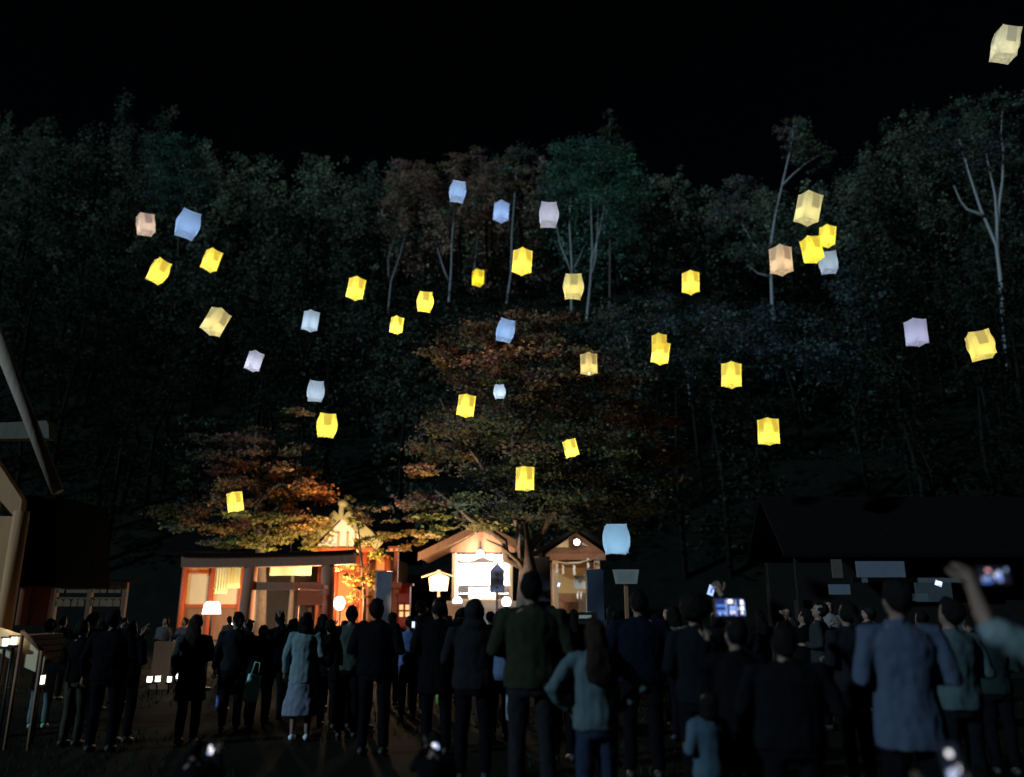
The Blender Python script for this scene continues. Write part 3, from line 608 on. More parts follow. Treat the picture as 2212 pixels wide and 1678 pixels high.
# open umbrella-shaped roof of white offering box behind hooded person
# ------------------------------------------------------------------ the smaller shrine on the right with paper streamers
def small_shrine():
    D = 28; c = at(1242, 1250, D); t = thing('small_shrine', 'small dark gabled shrine hung with white paper streamers', 'shrine', (c.x, D, 0))
    xl_, xr_ = at(1200, 1250, D).x, at(1290, 1250, D).x; zt = zat(1210, D); zb = zat(1300, D)
    for x in (xl_, xr_): MB().boxx(x-.09, x+.09, D-.09, D+.09, 0, zt).build('post', wood_pale, t)
    MB().boxx(xl_-.3, xr_+.3, D-.12, D+.12, zt+.003, zt+.22).build('lintel', wood_dark, t)
    MB().boxx(xl_-.1, xr_+.1, D+1.2, D+1.3, 0, zt).build('back_wall', wood_brown, t)
    MB().boxx(xl_+.1, xr_-.1, D+.3, D+1.15, zb-.5, zb).build('altar', wood_brown, t)
    MB().boxx(xl_+.1, xr_-.1, D+1.18, D+1.197, zb+.3, zt-.2).build('gold_screen', mat('gold_screen', (.45, .32, .13), .6, .15), t)
    pk = at(1244, 1148, D); hw = px(95, D)
    MB().prism([(xl_-.3, D-.05, zt+.225), (xr_+.3, D-.05, zt+.225), (pk.x, D-.05, pk.z-.03)], (0, .05, 0)).build('gable_board', wood_dark, t)
    a, b, c2 = at(1200, 1182, D-.12), at(1228, 1182, D-.12), at(1228, 1164, D-.12)
    MB().prism([a, b, c2], (0, .05, 0)).build('gable_panel', mat('yellow_panel', (.75, .6, .32), .8), t)
    a, b, c2 = at(1258, 1176, D-.12), at(1272, 1180, D-.12), at(1256, 1170, D-.12)
    MB().prism([a, b, c2], (0, .05, 0)).build('gable_panel', cloth_white, t)
    for s_ in (-1, 1):
        a = Vector((pk.x+s_*hw, D-.8, zat(1206, D))); b = Vector((pk.x, D-.8, pk.z)); u_ = Vector((0, 0, .12))
        MB().prism([a, b, b+u_, a+u_], (0, 3.2, 0)).build('roof_slope', roof_m, t)
    for u, v, s_ in ((1203, 1222, 1.0), (1216, 1228, .9), (1240, 1226, 1.05), (1270, 1214, .9)):
        p = at(u, v-8, D-.25); w = .075*s_; m_ = MB()
        for k in range(4):                             # folded zigzag paper
            zz = p.z-k*.085*s_; m_.prism([(p.x-w/2+.02*(k % 2), p.y, zz), (p.x+w/2+.02*(k % 2), p.y, zz), (p.x+w/2-.01*(k % 2), p.y+.012, zz-.09*s_), (p.x-w/2-.01*(k % 2), p.y+.012, zz-.09*s_)], (0, .003, 0))
        m_.build('paper_streamer', cloth_white, t)
    MB().tube([at(1198, 1212, D-.26), at(1222, 1217, D-.26), at(1250, 1216, D-.26), at(1284, 1208, D-.26)], [.03, .045, .045, .03], 8).build('straw_rope', wood_pale, t, True)
    # pictures and bottles inside
    p0, p1 = at(1240, 1240, D+.25), at(1268, 1272, D+.25)
    s2 = thing('framed_notice', 'white framed notice with a band of dark vertical writing inside the small shrine', 'sign', (p0.x, D+.25, zb))
    MB().boxx(p0.x, p1.x, D+.22, D+.25, p1.z, p0.z).build('board', mat('paper_board', (.62, .6, .52), .8, .05), s2)
    mk = MB()
    for i in range(8):
        xx = p0.x+.05+(p1.x-p0.x-.1)*i/7; zz = p0.z-.06
        for k in range(random.randint(3, 5)): mk.boxx(xx-.01, xx+.012, D+.212, D+.218, zz-.035, zz); zz -= .045
    mk.build('lettering', ink, s2)
    bt = None
    for i, u in enumerate((1249, 1256)):
        p = at(u, 1283, D+.15); o = MB().stack([(p.z-.16, p.x, p.y, .04, .04), (p.z-.02, p.x, p.y, .045, .045), (p.z+.03, p.x, p.y, .018, .018), (p.z+.08, p.x, p.y, .018, .018)], 10).build('sake_bottle', cloth_white, None, True)
        tag(o, ('left' if i == 0 else 'right')+' one of two small white bottles on the small shrine altar', 'bottle', 'white bottles on the altar')
small_shrine()
p = at(1246, 1171, 27.2)
bulb_thing('bare_bulb', 'round white bulb on the gable of the small dark shrine', p, .10, 12, 30, (1, .88, .74), group='white bulbs on the kiosks', stem=[(p.x, p.y+.3, p.z+.2)], loff=(0, -.22, 0))
o = MB().box(at(1264, 1332, 19), (.28, .02, .07)).build('paper_slip', mat('paper_board', (.62, .6, .52)), None); tag(o, 'small white horizontal label on the dark box below the small shrine', 'label')
o = MB().boxx(at(1232, 1332, 19.06).x, at(1290, 1332, 19.06).x, 19.02, 19.5, 0, zat(1322, 19)).build('dark_box', mat('black_lacquer', (.02, .018, .016), .4), None); tag(o, 'black collection box carrying a white label', 'box')

# glowing shaded lamp behind the heads at the left, and the work lamps by the hall
def shade_lamp():
    D = 17; p = at(458, 1312, D); t = thing('shaded_lamp', 'standing lamp with a glowing white trapezoid shade above a dark head', 'lamp', (p.x, D, 0))
    MB().stack([(p.z-.13, p.x, D, .185, .185), (p.z+.06, p.x, D, .16, .16), (p.z+.12, p.x, D, .11, .11)], 20).build('shade', glow('shade', (1, .93, .8), 3.2), t, True)
    MB().tube([(p.x, D, 0), (p.x, D, p.z-.14)], .02, 8).build('pole', black, t, True)
    MB().tube([(p.x, D, 0), (p.x, D, .03)], .14, 16).build('foot', black, t, True)
    ld = bpy.data.lights.new('shade_light', 'POINT'); ld.energy = 36; ld.color = (1, .78, .58); ld.shadow_soft_size = .1
    lo = bpy.data.objects.new('light', ld); COL.objects.link(lo); lo.parent = t; lo.location = (0, 0, p.z+.32)
shade_lamp()
def work_lamp(label, u, v, D, r, em, power, col):
    p = at(u, v, D); t = thing('work_lamp', label, 'lamp', (p.x, D, 0))
    MB().ell((p.x, D, p.z), (r*.9, r*.5, r*1.1), 16, 10).build('bulb', glow('work_bulb', (1, .92, .85), em), t, True)
    MB().tube([(p.x, D+r*.7, p.z), (p.x, D+r*1.3, p.z)], [r*.8, r*.5], 14).build('housing', black, t, True)
    MB().tube([(p.x, D+r, 0), (p.x, D+r, p.z-r*.6)], .02, 6).build('stand', black, t, True)
    ld = bpy.data.lights.new('work_light', 'POINT'); ld.energy = power; ld.color = col; ld.shadow_soft_size = r
    lo = bpy.data.objects.new('light', ld); COL.objects.link(lo); lo.parent = t; lo.location = (0, -.1-r*.5, p.z+r*1.6)
work_lamp('blazing round lamp just right of the torii', 733, 1303, 25.6, .19, 10, 1500, (1, .63, .33))
work_lamp('added warm lamp inside the torii lighting the hall panels', 500, 1352, 27.0, .08, 5, 330, (1, .66, .36))  # added behind the gate to brighten the hall panels
fr = at(905, 1330, 21)
added_flood('added_uplight', 'added warm uplight hidden among the people below the maple', (fr.x, fr.y, .3), at(1060, 740, 23.5), 2400, (1, .66, .42), .09, 6, 100)  # unseen lamp, added to warm the top of the maple

# ------------------------------------------------------------------ left foreground building
def left_building():
    D = 11; t = thing('timber_hall', 'tall orange lit timber hall at the left edge with crossing roof poles', 'building', (-8.2, D, 0))
    a = at(45, 1075, D); xw = at(28, 1300, D).x
    m = mat('orange_boards', (.42, .22, .10), .8, .25, 3, .3, wood=True)
    for k in range(5): MB().boxx(xw-.42*(k+1)+.01, xw-.42*k, D, D+.08, .9, a.z-.25+.30*k).build('wall_board', m, t)
    d0, d1 = at(-30, 960, D-.2), at(47, 1078, D-.2); nr = Vector((.25, 0, .2))
    MB().prism([d0, d1, d1+Vector((.02, 0, -.32)), d0+Vector((0, 0, -.45))], (0, .12, 0)).build('bargeboard', m, t)
    MB().tube([(xw, D-.12, 0), (xw, D-.12, a.z-.2)], .10, 10).build('corner_post', m, t, True)
    MB().boxx(at(40, 1300, D+1).x, at(106, 1300, D+1).x, D+1, D+1.1, zat(1350, D+1), zat(1268, D+1)).build('wing_wall', mat('red_brown_boards', (.28, .10, .05), .8, .2, 3, .3, wood=True), t)
    MB().boxx(at(68, 1300, D+1).x-.03, at(68, 1300, D+1).x+.03, D+.9, D+.997, zat(1352, D+1), zat(1266, D+1)).build('wing_post', wood_dark, t)
    MB().prism([at(20, 1266, D+.8), at(120, 1266, D+.8), at(120, 1070, D+.8), at(48, 1070, D+.8)], (0, 1.6, 0)).build('lower_roof', roof_m, t)
    MB().tube([at(-12, 715, D-.6), at(60, 895, D-.6), at(124, 1062, D-.6)], [.085, .08, .075], 10).build('crossing_pole', mat('grey_brown_timber', (.26, .19, .14), .85, .3, 3, .3, wood=True), t, True)
    MB().prism([at(-30, 948, D-.4), at(106, 946, D-.4), at(104, 908, D-.4), at(-30, 914, D-.4)], (0, .18, 0)).build('projecting_beam', mat('dark_green_timber', (.10, .10, .07), .85, .3, wood=True), t)
    # stair with a solid cream side panel
    MB().prism([at(-20, 1350, D-.94), at(48, 1372, D-.94), at(97, 1420, D-.94), at(90, 1458, D-.94), at(46, 1438, D-.94), at(-20, 1398, D-.94)], (0, .05, 0)).build('stair_side', plaster, t)
    for k in range(5):
        q = at(40+k*13, 1372+k*13, D-.9); MB().boxx(q.x-.11, q.x+.11, D-.88, D-.1, q.z-.05, q.z).build('stair_tread', wood_brown, t)
    for u, v in ((50, 1362), (92, 1405)): q = at(u, v, D-1.05); MB().tube([(q.x, q.y, 0), q], .022, 6).build('rail_post', wood_dark, t, True)
    MB().tube([at(48, 1364, D-1.05), at(94, 1406, D-1.05)], .022, 6).build('hand_rail', wood_dark, t, True)
left_building()
def box_light(label, u, v, D, w, h_, col=(1, .9, .75), em=5, power=3, sit=None):
    p = at(u, v, D); zb = sit if sit is not None else 0
    t = thing('lantern_box', label, 'lantern', (p.x, D, zb), 'small white ground lanterns')
    MB().boxx(p.x-w/2, p.x+w/2, D-w/2, D+w/2, p.z-h_/2, p.z+h_/2).build('paper_box', glow('box_paper_%.0f' % em, col, em), t)
    MB().boxx(p.x-w/2-.02, p.x+w/2+.02, D-w/2-.02, D+w/2+.02, p.z-h_/2-.035, p.z-h_/2-.003).build('base', black, t)
    MB().boxx(p.x-w/2-.02, p.x+w/2+.02, D-w/2-.02, D+w/2+.02, p.z+h_/2+.003, p.z+h_/2+.02).build('lid', black, t)
    if p.z-h_/2-.04 > zb: MB().tube([(p.x, D, zb), (p.x, D, p.z-h_/2-.037)], .018, 6).build('stake', black, t, True)
    if power:
        ld = bpy.data.lights.new('box_light', 'POINT'); ld.energy = power; ld.color = (1, .72, .42); ld.shadow_soft_size = w/2
        lo = bpy.data.objects.new('light', ld); COL.objects.link(lo); lo.parent = t; lo.location = (0, 0, p.z+h_/2+.16-zb)
box_light('leftmost of four small white box lanterns on the ground left of the torii', 323, 1467, 16, .07, .10, em=4, power=.8)
box_light('second from left of four small white box lanterns near the torii', 341, 1466, 16.1, .07, .10, em=4, power=.8)
box_light('third from left of four small white box lanterns near the torii', 366, 1467, 16.2, .06, .10, em=4, power=.8)
box_light('rightmost of four small white box lanterns near the torii', 379, 1462, 16.4, .06, .11, em=4, power=.8)
box_light('left one of a lantern pair glowing on the timber hall stairs', 12, 1387, 10.0, .045, .085, em=3, power=.6)
box_light('right one of a lantern pair glowing on the timber hall stairs', 30, 1384, 10.0, .045, .085, em=3, power=.6)
box_light('lone white lantern at the foot of the timber hall stairs', 89, 1468, 10.4, .06, .10, em=3, power=.5)
box_light('small white lantern on the ground left of the pale coated woman', 628, 1388, 17, .09, .09, em=6, power=2)
box_light('low white lantern right of the person holding a bright phone', 892, 1440, 14, .05, .12, em=2.5, power=.4)
box_light('low white lantern left of the hooded person', 988, 1436, 14, .05, .12, em=2.5, power=.4)
# lit wooden post above the four lanterns
q = at(332, 1440, 16.6); o = MB().box((q.x, 17, .45), (.36, .12, .9)).build('wooden_panel', mat('dark_brown_wood', (.10, .055, .03), .8, .3, 3, .3, wood=True), None); tag(o, 'brown wooden panel lit by the small ground lanterns', 'panel')

# rack of hanging wooden plaques between the timber hall and the torii
def rack():
    D = 19; t = thing('plaque_rack', 'dim roofed rack hung with small wooden plaques', 'rack', (at(195, 1300, D).x, D, 0))
    xa, xb = at(118, 1300, D).x, at(268, 1300, D).x
    for x in (xa, (xa+xb)/2, xb): MB().boxx(x-.05, x+.05, D-.05, D+.05, 0, zat(1258, D)).build('post', mat('dark_brown_wood', (.10, .055, .03), .8, .3, 3, .3, wood=True), t)
    MB().boxx(xa-.2, xb+.2, D-.25, D+.25, zat(1258, D)+.003, zat(1252, D)).build('rack_roof', roof_m, t)
    for v in (1263, 1292): MB().boxx(xa+.06, xb-.06, D-.02, D+.02, zat(v, D)-.025, zat(v, D)+.02).build('rail', mat('dark_brown_wood', (.10, .055, .03), .8, .3, 3, .3, wood=True), t)
    for r_, v in ((0, 1263), (1, 1292)):
        for k in range(9):
            x = xa+.15+k*(xb-xa-.3)/8+random.uniform(-.03, .03); z = zat(v, D)-.04; w = .075
            MB().prism([(x-w, D-.04, z-.14), (x+w, D-.04, z-.14), (x+w, D-.04, z-.02), (x, D-.04, z+.03), (x-w, D-.04, z-.02)], (0, .01, 0)).build('plaque', mat('old_plaque', (.13, .09, .055), .9, .3), t)
rack()

# ------------------------------------------------------------------ dark market stalls on the right
def stall(label, u0, u1, vr, ve, D, m):
    a, b = at(u0, ve, D), at(u1, ve, D); zr_ = zat(vr, D); t = thing('stall', label, 'stall', ((a.x+b.x)/2, D, 0))
    for x in (a.x+.1, b.x-.1):
        for y in (D, D+2.2): MB().boxx(x-.05, x+.05, y-.05, y+.05, 0, a.z).build('post', mat('dark_boards', (.012, .011, .010), .9, .3, 6, 0, .05), t)
    MB().add([(a.x-.3, D-.4, a.z), (b.x+.3, D-.4, a.z), (b.x+.3, D+1.1, zr_), (a.x-.3, D+1.1, zr_), (b.x+.3, D+2.6, a.z), (a.x-.3, D+2.6, a.z), (a.x-.3, D-.4, a.z+.1), (b.x+.3, D-.4, a.z+.1), (b.x+.3, D+1.1, zr_+.1), (a.x-.3, D+1.1, zr_+.1), (b.x+.3, D+2.6, a.z+.1), (a.x-.3, D+2.6, a.z+.1)],
             [(0, 3, 2, 1), (3, 5, 4, 2), (6, 7, 8, 9), (9, 8, 10, 11), (0, 1, 7, 6), (4, 5, 11, 10), (1, 2, 8, 7), (2, 4, 10, 8), (0, 6, 9, 3), (3, 9, 11, 5)]).build('roof', roof_m, t)
    MB().boxx(a.x+.05, b.x-.05, D+2.0, D+2.1, 0, a.z-.01).build('back_wall', mat('dark_boards', (.012, .011, .010), .9, .3, 6, 0, .05), t)
    MB().boxx(a.x+.16, b.x-.16, D+.1, D+.6, .02, zat(1296, D)).build('counter', mat('dark_boards', (.04, .036, .03)), t)
    return t
stall('long low dark roofed stall building behind the crowd at the right', 1710, 2330, 1068, 1205, 19, roof_m)
def flat(name, label, cat, u0, u1, v0, v1, D, m, th=.03, group=None):
    a, b = at(u0, v0, D), at(u1, v1, D); o = MB().boxx(a.x, b.x, D, D+th, b.z, a.z).build(name, m, None); return tag(o, label, cat, group)
gs = mat('grey_blue_sheet', (.13, .15, .19), .85, .15, 3); gs2 = mat('grey_sheet', (.10, .12, .13), .85, .2, 3)
flat('hanging_sheet', 'large grey blue rectangular sheet hung under the stall roof', 'banner', 1848, 1957, 1212, 1247, 18.3, gs, .02)
flat('counter_cloth', 'pale grey cloth panel left of and below the hanging sheet', 'cloth', 1790, 1838, 1262, 1284, 17.6, gs, .02)
flat('shelf_box', 'pale teal box on the stall counter beside a dark head', 'box', 1972, 2006, 1282, 1298, 17.6, gs2, .25)
flat('stall_fascia', 'thin grey fascia board running under the stall roof', 'board', 1840, 2100, 1248, 1258, 18.5, gs2, .03)
flat('hanging_sheet', 'dim grey sheet behind the small bright phone at the stall', 'banner', 1975, 2060, 1258, 1300, 18.4, mat('dim_sheet', (.06, .075, .08), .9), .02)
flat('notice_sheet', 'dim pale sheet on the far stall post left of the hanging sheet', 'sheet', 1795, 1822, 1208, 1248, 18.2, mat('dim_pink_sheet', (.09, .07, .06), .9), .02)

# ------------------------------------------------------------------ floating lanterns
YEL, CRM, PCH, BLU, GBL, LAV, CRY, DYL, PKC, WCR = (.95, .78, .15), (.62, .54, .28), (.60, .46, .31), (.24, .35, .54), (.31, .38, .47), (.37, .38, .47), (.72, .60, .19), (.80, .66, .05), (.52, .42, .36), (.53, .50, .36)
LW, LH = .36, .57
def lantern_meshes(seed):
    r_ = random.Random(seed); nx, nz = 8, 10; m = MB(); V = []; w = LW/2
    ph = [r_.uniform(0, 6) for _ in range(4)]; amp = [r_.uniform(.7, 1.3) for _ in range(4)]
    for fc in range(4):
        c, s_ = math.cos(fc*math.pi/2), math.sin(fc*math.pi/2)
        for j in range(nz+1):
            t = j/nz
            for i in range(nx+1):
                q = -1+2*i/nx; k = 1-q*q
                out = w*(.93+.01*math.sin(3*t+ph[fc])) + .056*k*math.sin(math.pi*t)*amp[fc]-w*.02*math.sin(math.pi*t)+.004*math.sin(9*t+3*q+ph[fc])*k
                z = -LH/2+LH*t - (.016*k*(t-.5)*2)+.006*math.sin(2.3*q+ph[fc])*abs(2*t-1)
                x = q*w*(.94-.02*math.sin(math.pi*t)); V.append((c*x-s_*(-out), s_*x+c*(-out), z))
    n1 = (nx+1)*(nz+1)
    F_ = [(f*n1+j*(nx+1)+i, f*n1+j*(nx+1)+i+1, f*n1+(j+1)*(nx+1)+i+1, f*n1+(j+1)*(nx+1)+i) for f in range(4) for j in range(nz) for i in range(nx)]
    m.add(V, F_)
    rim = [f*n1+nz*(nx+1)+i for f in range(4) for i in range(nx)]
    top = len(m.v); m.v.append((0, 0, LH/2+.02)); m.m += [0]*len(rim)
    for a in range(len(rim)): m.f.append((rim[a], rim[(a+1) % len(rim)], top))
    return m, n1, nx, nz
LM = {}
def lantern(i, label, u, v, w, yaw, roll, col, card=.80, led=False, em=.36, size=1.0):
    diag = abs(math.sin(R(yaw)))+abs(math.cos(R(yaw))); wid = LW*size*((1.20 if yaw < 18 else 1.14)+(diag-1)*1.0)
    face_on = yaw < 18; w = w/(math.cos(R(roll))+1.25*abs(math.sin(R(roll))))*(1.0 if face_on else 1.05)
    D = wid*F/w
    if 400 < u < 1480 and v > 640 and D > 17.6: size *= 17.6/D; D = 17.6
    c = at(u, v, D); c = Vector((0, 0, CAM_Z))+(c-Vector((0, 0, CAM_Z)))*(D/(c-Vector((0, 0, CAM_Z))).length)
    az = math.atan2(-c.x, c.y)
    t = thing('sky_lantern', label, 'paper lantern', c, 'glowing paper lanterns floating in the night')
    view = Vector((c.x, c.y, 0)).normalized()
    t.scale = (size, size, size*(.83 if face_on else 1.0))
    t.rotation_euler = (Matrix.Rotation(R(roll), 3, view) @ Matrix.Rotation(az+R(yaw), 3, 'Z')).to_euler()
    key = tuple(col)+(em,)
    if key not in LM:
        LM[key] = (paper('lantern_paper_%d' % len(LM), col, em), paper('lantern_card_%d' % len(LM), tuple(x*(.88 if i_ < 2 else 1.0) for i_, x in enumerate(col)), em*card))
    pm, cm = LM[key]
    m, n1, nx, nz = lantern_meshes(i*3+1); m.build('paper_shade', pm, t, True, True)
    # a paper card stuck on the upper half of each face
    for fc in (range(4) if col[0] > col[2] else ()):
        q = MB(); ii = range(2, 6) if False else range(3, 6); 
        V = []; js = range(4, 11)
        for j in js:
            for k in (3, 4, 5):
                p = Vector(m.v[fc*n1+j*(nx+1)+k]); nrm = Vector((math.sin(fc*math.pi/2), -math.cos(fc*math.pi/2), 0)); ctr = m.v[fc*n1+j*(nx+1)+4]
                sp = 1.95; pp = Vector(ctr)+(p-Vector(ctr))*sp; V.append(pp+nrm*.004)
        q.add(V, [(a*3+b, a*3+b+1, (a+1)*3+b+1, (a+1)*3+b) for a in range(len(js)-1) for b in range(2)])
        q.build('message_card', cm, t, True, True)
    # wire cross and lamp puck at the open foot
    wr = MB(); z = -LH/2+.012
    wr.tube([(-LW/2*.92, 0, z), (LW/2*.92, 0, z)], .0015, 4); wr.tube([(0, -LW/2*.92, z+.003), (0, LW/2*.92, z+.003)], .0015, 4); wr.build('wire_cross', metal, t, False, True)
    pk = MB(); pk.tube([(0, 0, z-.012), (0, 0, z+.012)], .022, 12); pk.tube([(0, 0, z+.012), (0, 0, z+.035)], [.014, .004], 8)
    pk.build('lamp_puck', glow('puck', (1, .9, .6), 5.0) if led else glow('puck_%d' % list(LM).index(key), col, 1.0), t, True, True)
    lum = max(col)
    ld = bpy.data.lights.new('lantern_light', 'POINT'); ld.energy = 14.0*em*lum; ld.color = tuple((x/lum)**.8 for x in col); ld.shadow_soft_size = .06
    lo = bpy.data.objects.new('light', ld); COL.objects.link(lo); lo.parent = t; lo.location = (0, 0, -LH*.22)
LANT = [
 ('cream white lantern alone at the top right corner', 2172, 96, 64, 30, 17, WCR), ('highest pale blue lantern above the middle birches', 989, 414, 41, 4, 6, BLU),
 ('small blue hexagonal lantern between the highest blue one and the grey square one', 1083, 457, 40, 42, 4, (.27, .38, .60)), ('pale grey square lantern in the upper middle', 1185, 464, 44, 3, 1, LAV),
 ('pinkish cream lantern farthest left in the picture', 315, 485, 47, 14, -9, PKC), ('large clear blue lantern at the upper left', 406, 485, 57, 6, 10, BLU),
 ('tilted yellow lantern below the pinkish leftmost one', 343, 586, 50, 20, 17, YEL), ('tilted yellow lantern just below the large blue upper left one', 457, 562, 46, 28, 13, YEL),
 ('broad pale yellow lantern leaning right on the left side', 466, 695, 67, 42, 22, CRM), ('yellow hexagonal lantern between the left birch and the left lantern group', 769, 623, 47, 38, 8, YEL),
 ('grey blue lantern on the left, right of the broad pale yellow one', 671, 693, 41, 35, 5, GBL), ('small lilac white tilted lantern below the broad pale yellow one', 549, 780, 44, 32, 13, LAV),
 ('grey blue square lantern directly above a yellow square one', 682, 845, 39, 4, 1, GBL), ('yellow square lantern directly below a grey blue square one', 706, 919, 45, 3, 1, YEL),
 ('yellow square lantern right of the leaning twin stemmed birch', 918, 652, 39, 6, 2, YEL), ('little yellow lantern below left of a yellow square one near the middle', 857, 702, 35, 33, 6, YEL),
 ('smallest deep yellow lantern before the thin birch', 1033, 600, 30, 25, 2, DYL), ('bright yellow hexagonal lantern in the middle right of a slender birch', 1128, 565, 51, 43, 4, YEL),
 ('cream square lantern with a dark patch between two birches', 1238, 619, 47, 5, 1, (.64, .57, .25)), ('big blue leaning lantern in front of the maple top', 1092, 714, 54, 8, 11, BLU),
 ('dull beige hexagonal lantern showing a white lamp dot', 1272, 786, 41, 45, 0, (.55, .44, .20)), ('small grey blue lantern in front of the maple crown', 1079, 846, 29, 5, -4, GBL),
 ('yellow lantern left of the small grey blue one in the maple', 1007, 876, 48, 37, 7, YEL), ('small yellow lantern leaning left in front of the maple right side', 1233, 968, 41, 28, -13, YEL),
 ('lowest yellow lantern in front of the maple', 1134, 1034, 47, 32, 2, YEL), ('yellow lantern just above the torii, in front of the autumn tree', 508, 1084, 41, 26, -10, YEL),
 ('yellow hexagonal lantern alone between the centre and the tall curving birch', 1492, 610, 43, 44, 3, YEL), ('dimmer yellow lantern half hidden behind another one', 1424, 742, 37, 42, 2, (.85, .70, .12)),
 ('bright yellow lantern overlapping a dimmer one behind it', 1427, 762, 50, 41, 10, YEL), ('yellow lantern below right of the overlapping pair', 1580, 810, 50, 43, 4, YEL),
 ('lowest yellow lantern on the right side against the dark slope', 1660, 932, 50, 44, 2, YEL), ('peach coloured hexagonal lantern before the tall curving birch', 1687, 562, 51, 44, 1, PCH),
 ('largest pale cream lantern leaning right over the right hand cluster', 1746, 450, 69, 40, 15, (.62, .56, .30)), ('upper bright yellow lantern of the touching right hand pair', 1787, 510, 43, 38, 10, (1.0, .80, .12)),
 ('lower bright yellow lantern of the touching right hand pair', 1754, 539, 50, 36, -6, (1.0, .80, .10)), ('grey blue lantern partly hidden behind the touching yellow pair', 1790, 567, 43, 12, -2, GBL),
 ('lavender grey lantern alone on the far right slope', 1979, 718, 46, 40, 1, (.36, .36, .50)), ('butter yellow lantern at the far right below the branching birch', 2118, 746, 61, 14, -8, CRY),
 ('large lowest blue lantern above the trapezoid sign', 1331, 1165, 61, 6, -1, (.24, .39, .53))]
for i, (lab, u, v, w, yw, rl, col) in enumerate(LANT):
    front = i == 28; lantern(i, lab, u, v, w, yw, rl, col, led=(i in (20,)), size=1.0)

# ------------------------------------------------------------------ people
skin = mat('skin', (.16, .10, .072), .6, .08, 20); hairm = mat('black_hair', (.005, .0045, .004), .8, .3, 40, .6, .06); hairb = mat('dark_brown_hair', (.016, .010, .007), .8, .3, 40, .6, .06)
shoe = mat('dark_shoe', (.02, .02, .02), .6); shoew = mat('white_shoe', (.5, .55, .55), .6, .1); eye = mat('eye', (.015, .012, .01), .3)
PEND = []
ARMS = {'down': ((.25, -.03, 1.13), (.27, .07, .88)), 'bent': ((.25, -.05, 1.13), (.13, .20, 1.13)), 'phone': ((.25, .20, 1.27), (.10, .40, 1.50)), 'up': ((.30, .14, 1.60), (.20, .22, 1.86)),
        'hip': ((.38, -.06, 1.17), (.20, .06, 1.0)), 'chest': ((.24, .06, 1.15), (.08, .28, 1.30)), 'high': ((.36, .10, 1.50), (.26, .24, 1.74))}
def remesh(mb, name, mats, parent, vox, folds=0, seed=0, extra=None):
    me = bpy.data.meshes.new(name); me.from_pydata([tuple(p) for p in mb.v], [], mb.f); me.update()
    o = bpy.data.objects.new(name, me); COL.objects.link(o); o.parent = parent
    md = o.modifiers.new('r', 'REMESH'); md.mode = 'VOXEL'; md.voxel_size = vox; md.use_smooth_shade = True
    PEND.append((o, mats if isinstance(mats, list) else [mats], folds, seed, extra)); return o
def hand(mb, wrist, d, side, s, curl=.6, palm=None):
    """palm and five separate fingers; side = +1 right hand"""
    d = d.normalized(); ref = Vector((0, 1, 0)) if abs(d.y) < .8 else Vector((0, 0, 1))
    lat = d.cross(ref).normalized()*side; nrm = lat.cross(d)*side
    return d, lat, nrm
def fingers(mb, wrist, d, lat, nrm, s, curl):
    lens = (.070, .080, .074, .058); base = wrist+d*.085*s
    for k, L in enumerate(lens):
        p = base+lat*((k-1.5)*.020*s)-d*.02*s; dd = d.copy(); P = [p]
        for j in range(3):
            dd = (dd*math.cos(curl*.5)+nrm*math.sin(curl*.5)).normalized(); p = p+dd*(L*s*(.48, .32, .24)[j]+(.02*s if j == 0 else 0)); P.append(p)
        mb.tube(P, [.0095*s, .009*s, .008*s, .0065*s], 6)
    p = wrist+d*.03*s-lat*.028*s; dd = (d*.6-lat*.8).normalized(); P = [p, p+dd*.035*s, p+dd*.055*s+d*.015*s+nrm*.012*s, p+dd*.06*s+d*.04*s+nrm*.02*s]
    mb.tube(P, [.012*s, .011*s, .010*s, .0075*s], 6)
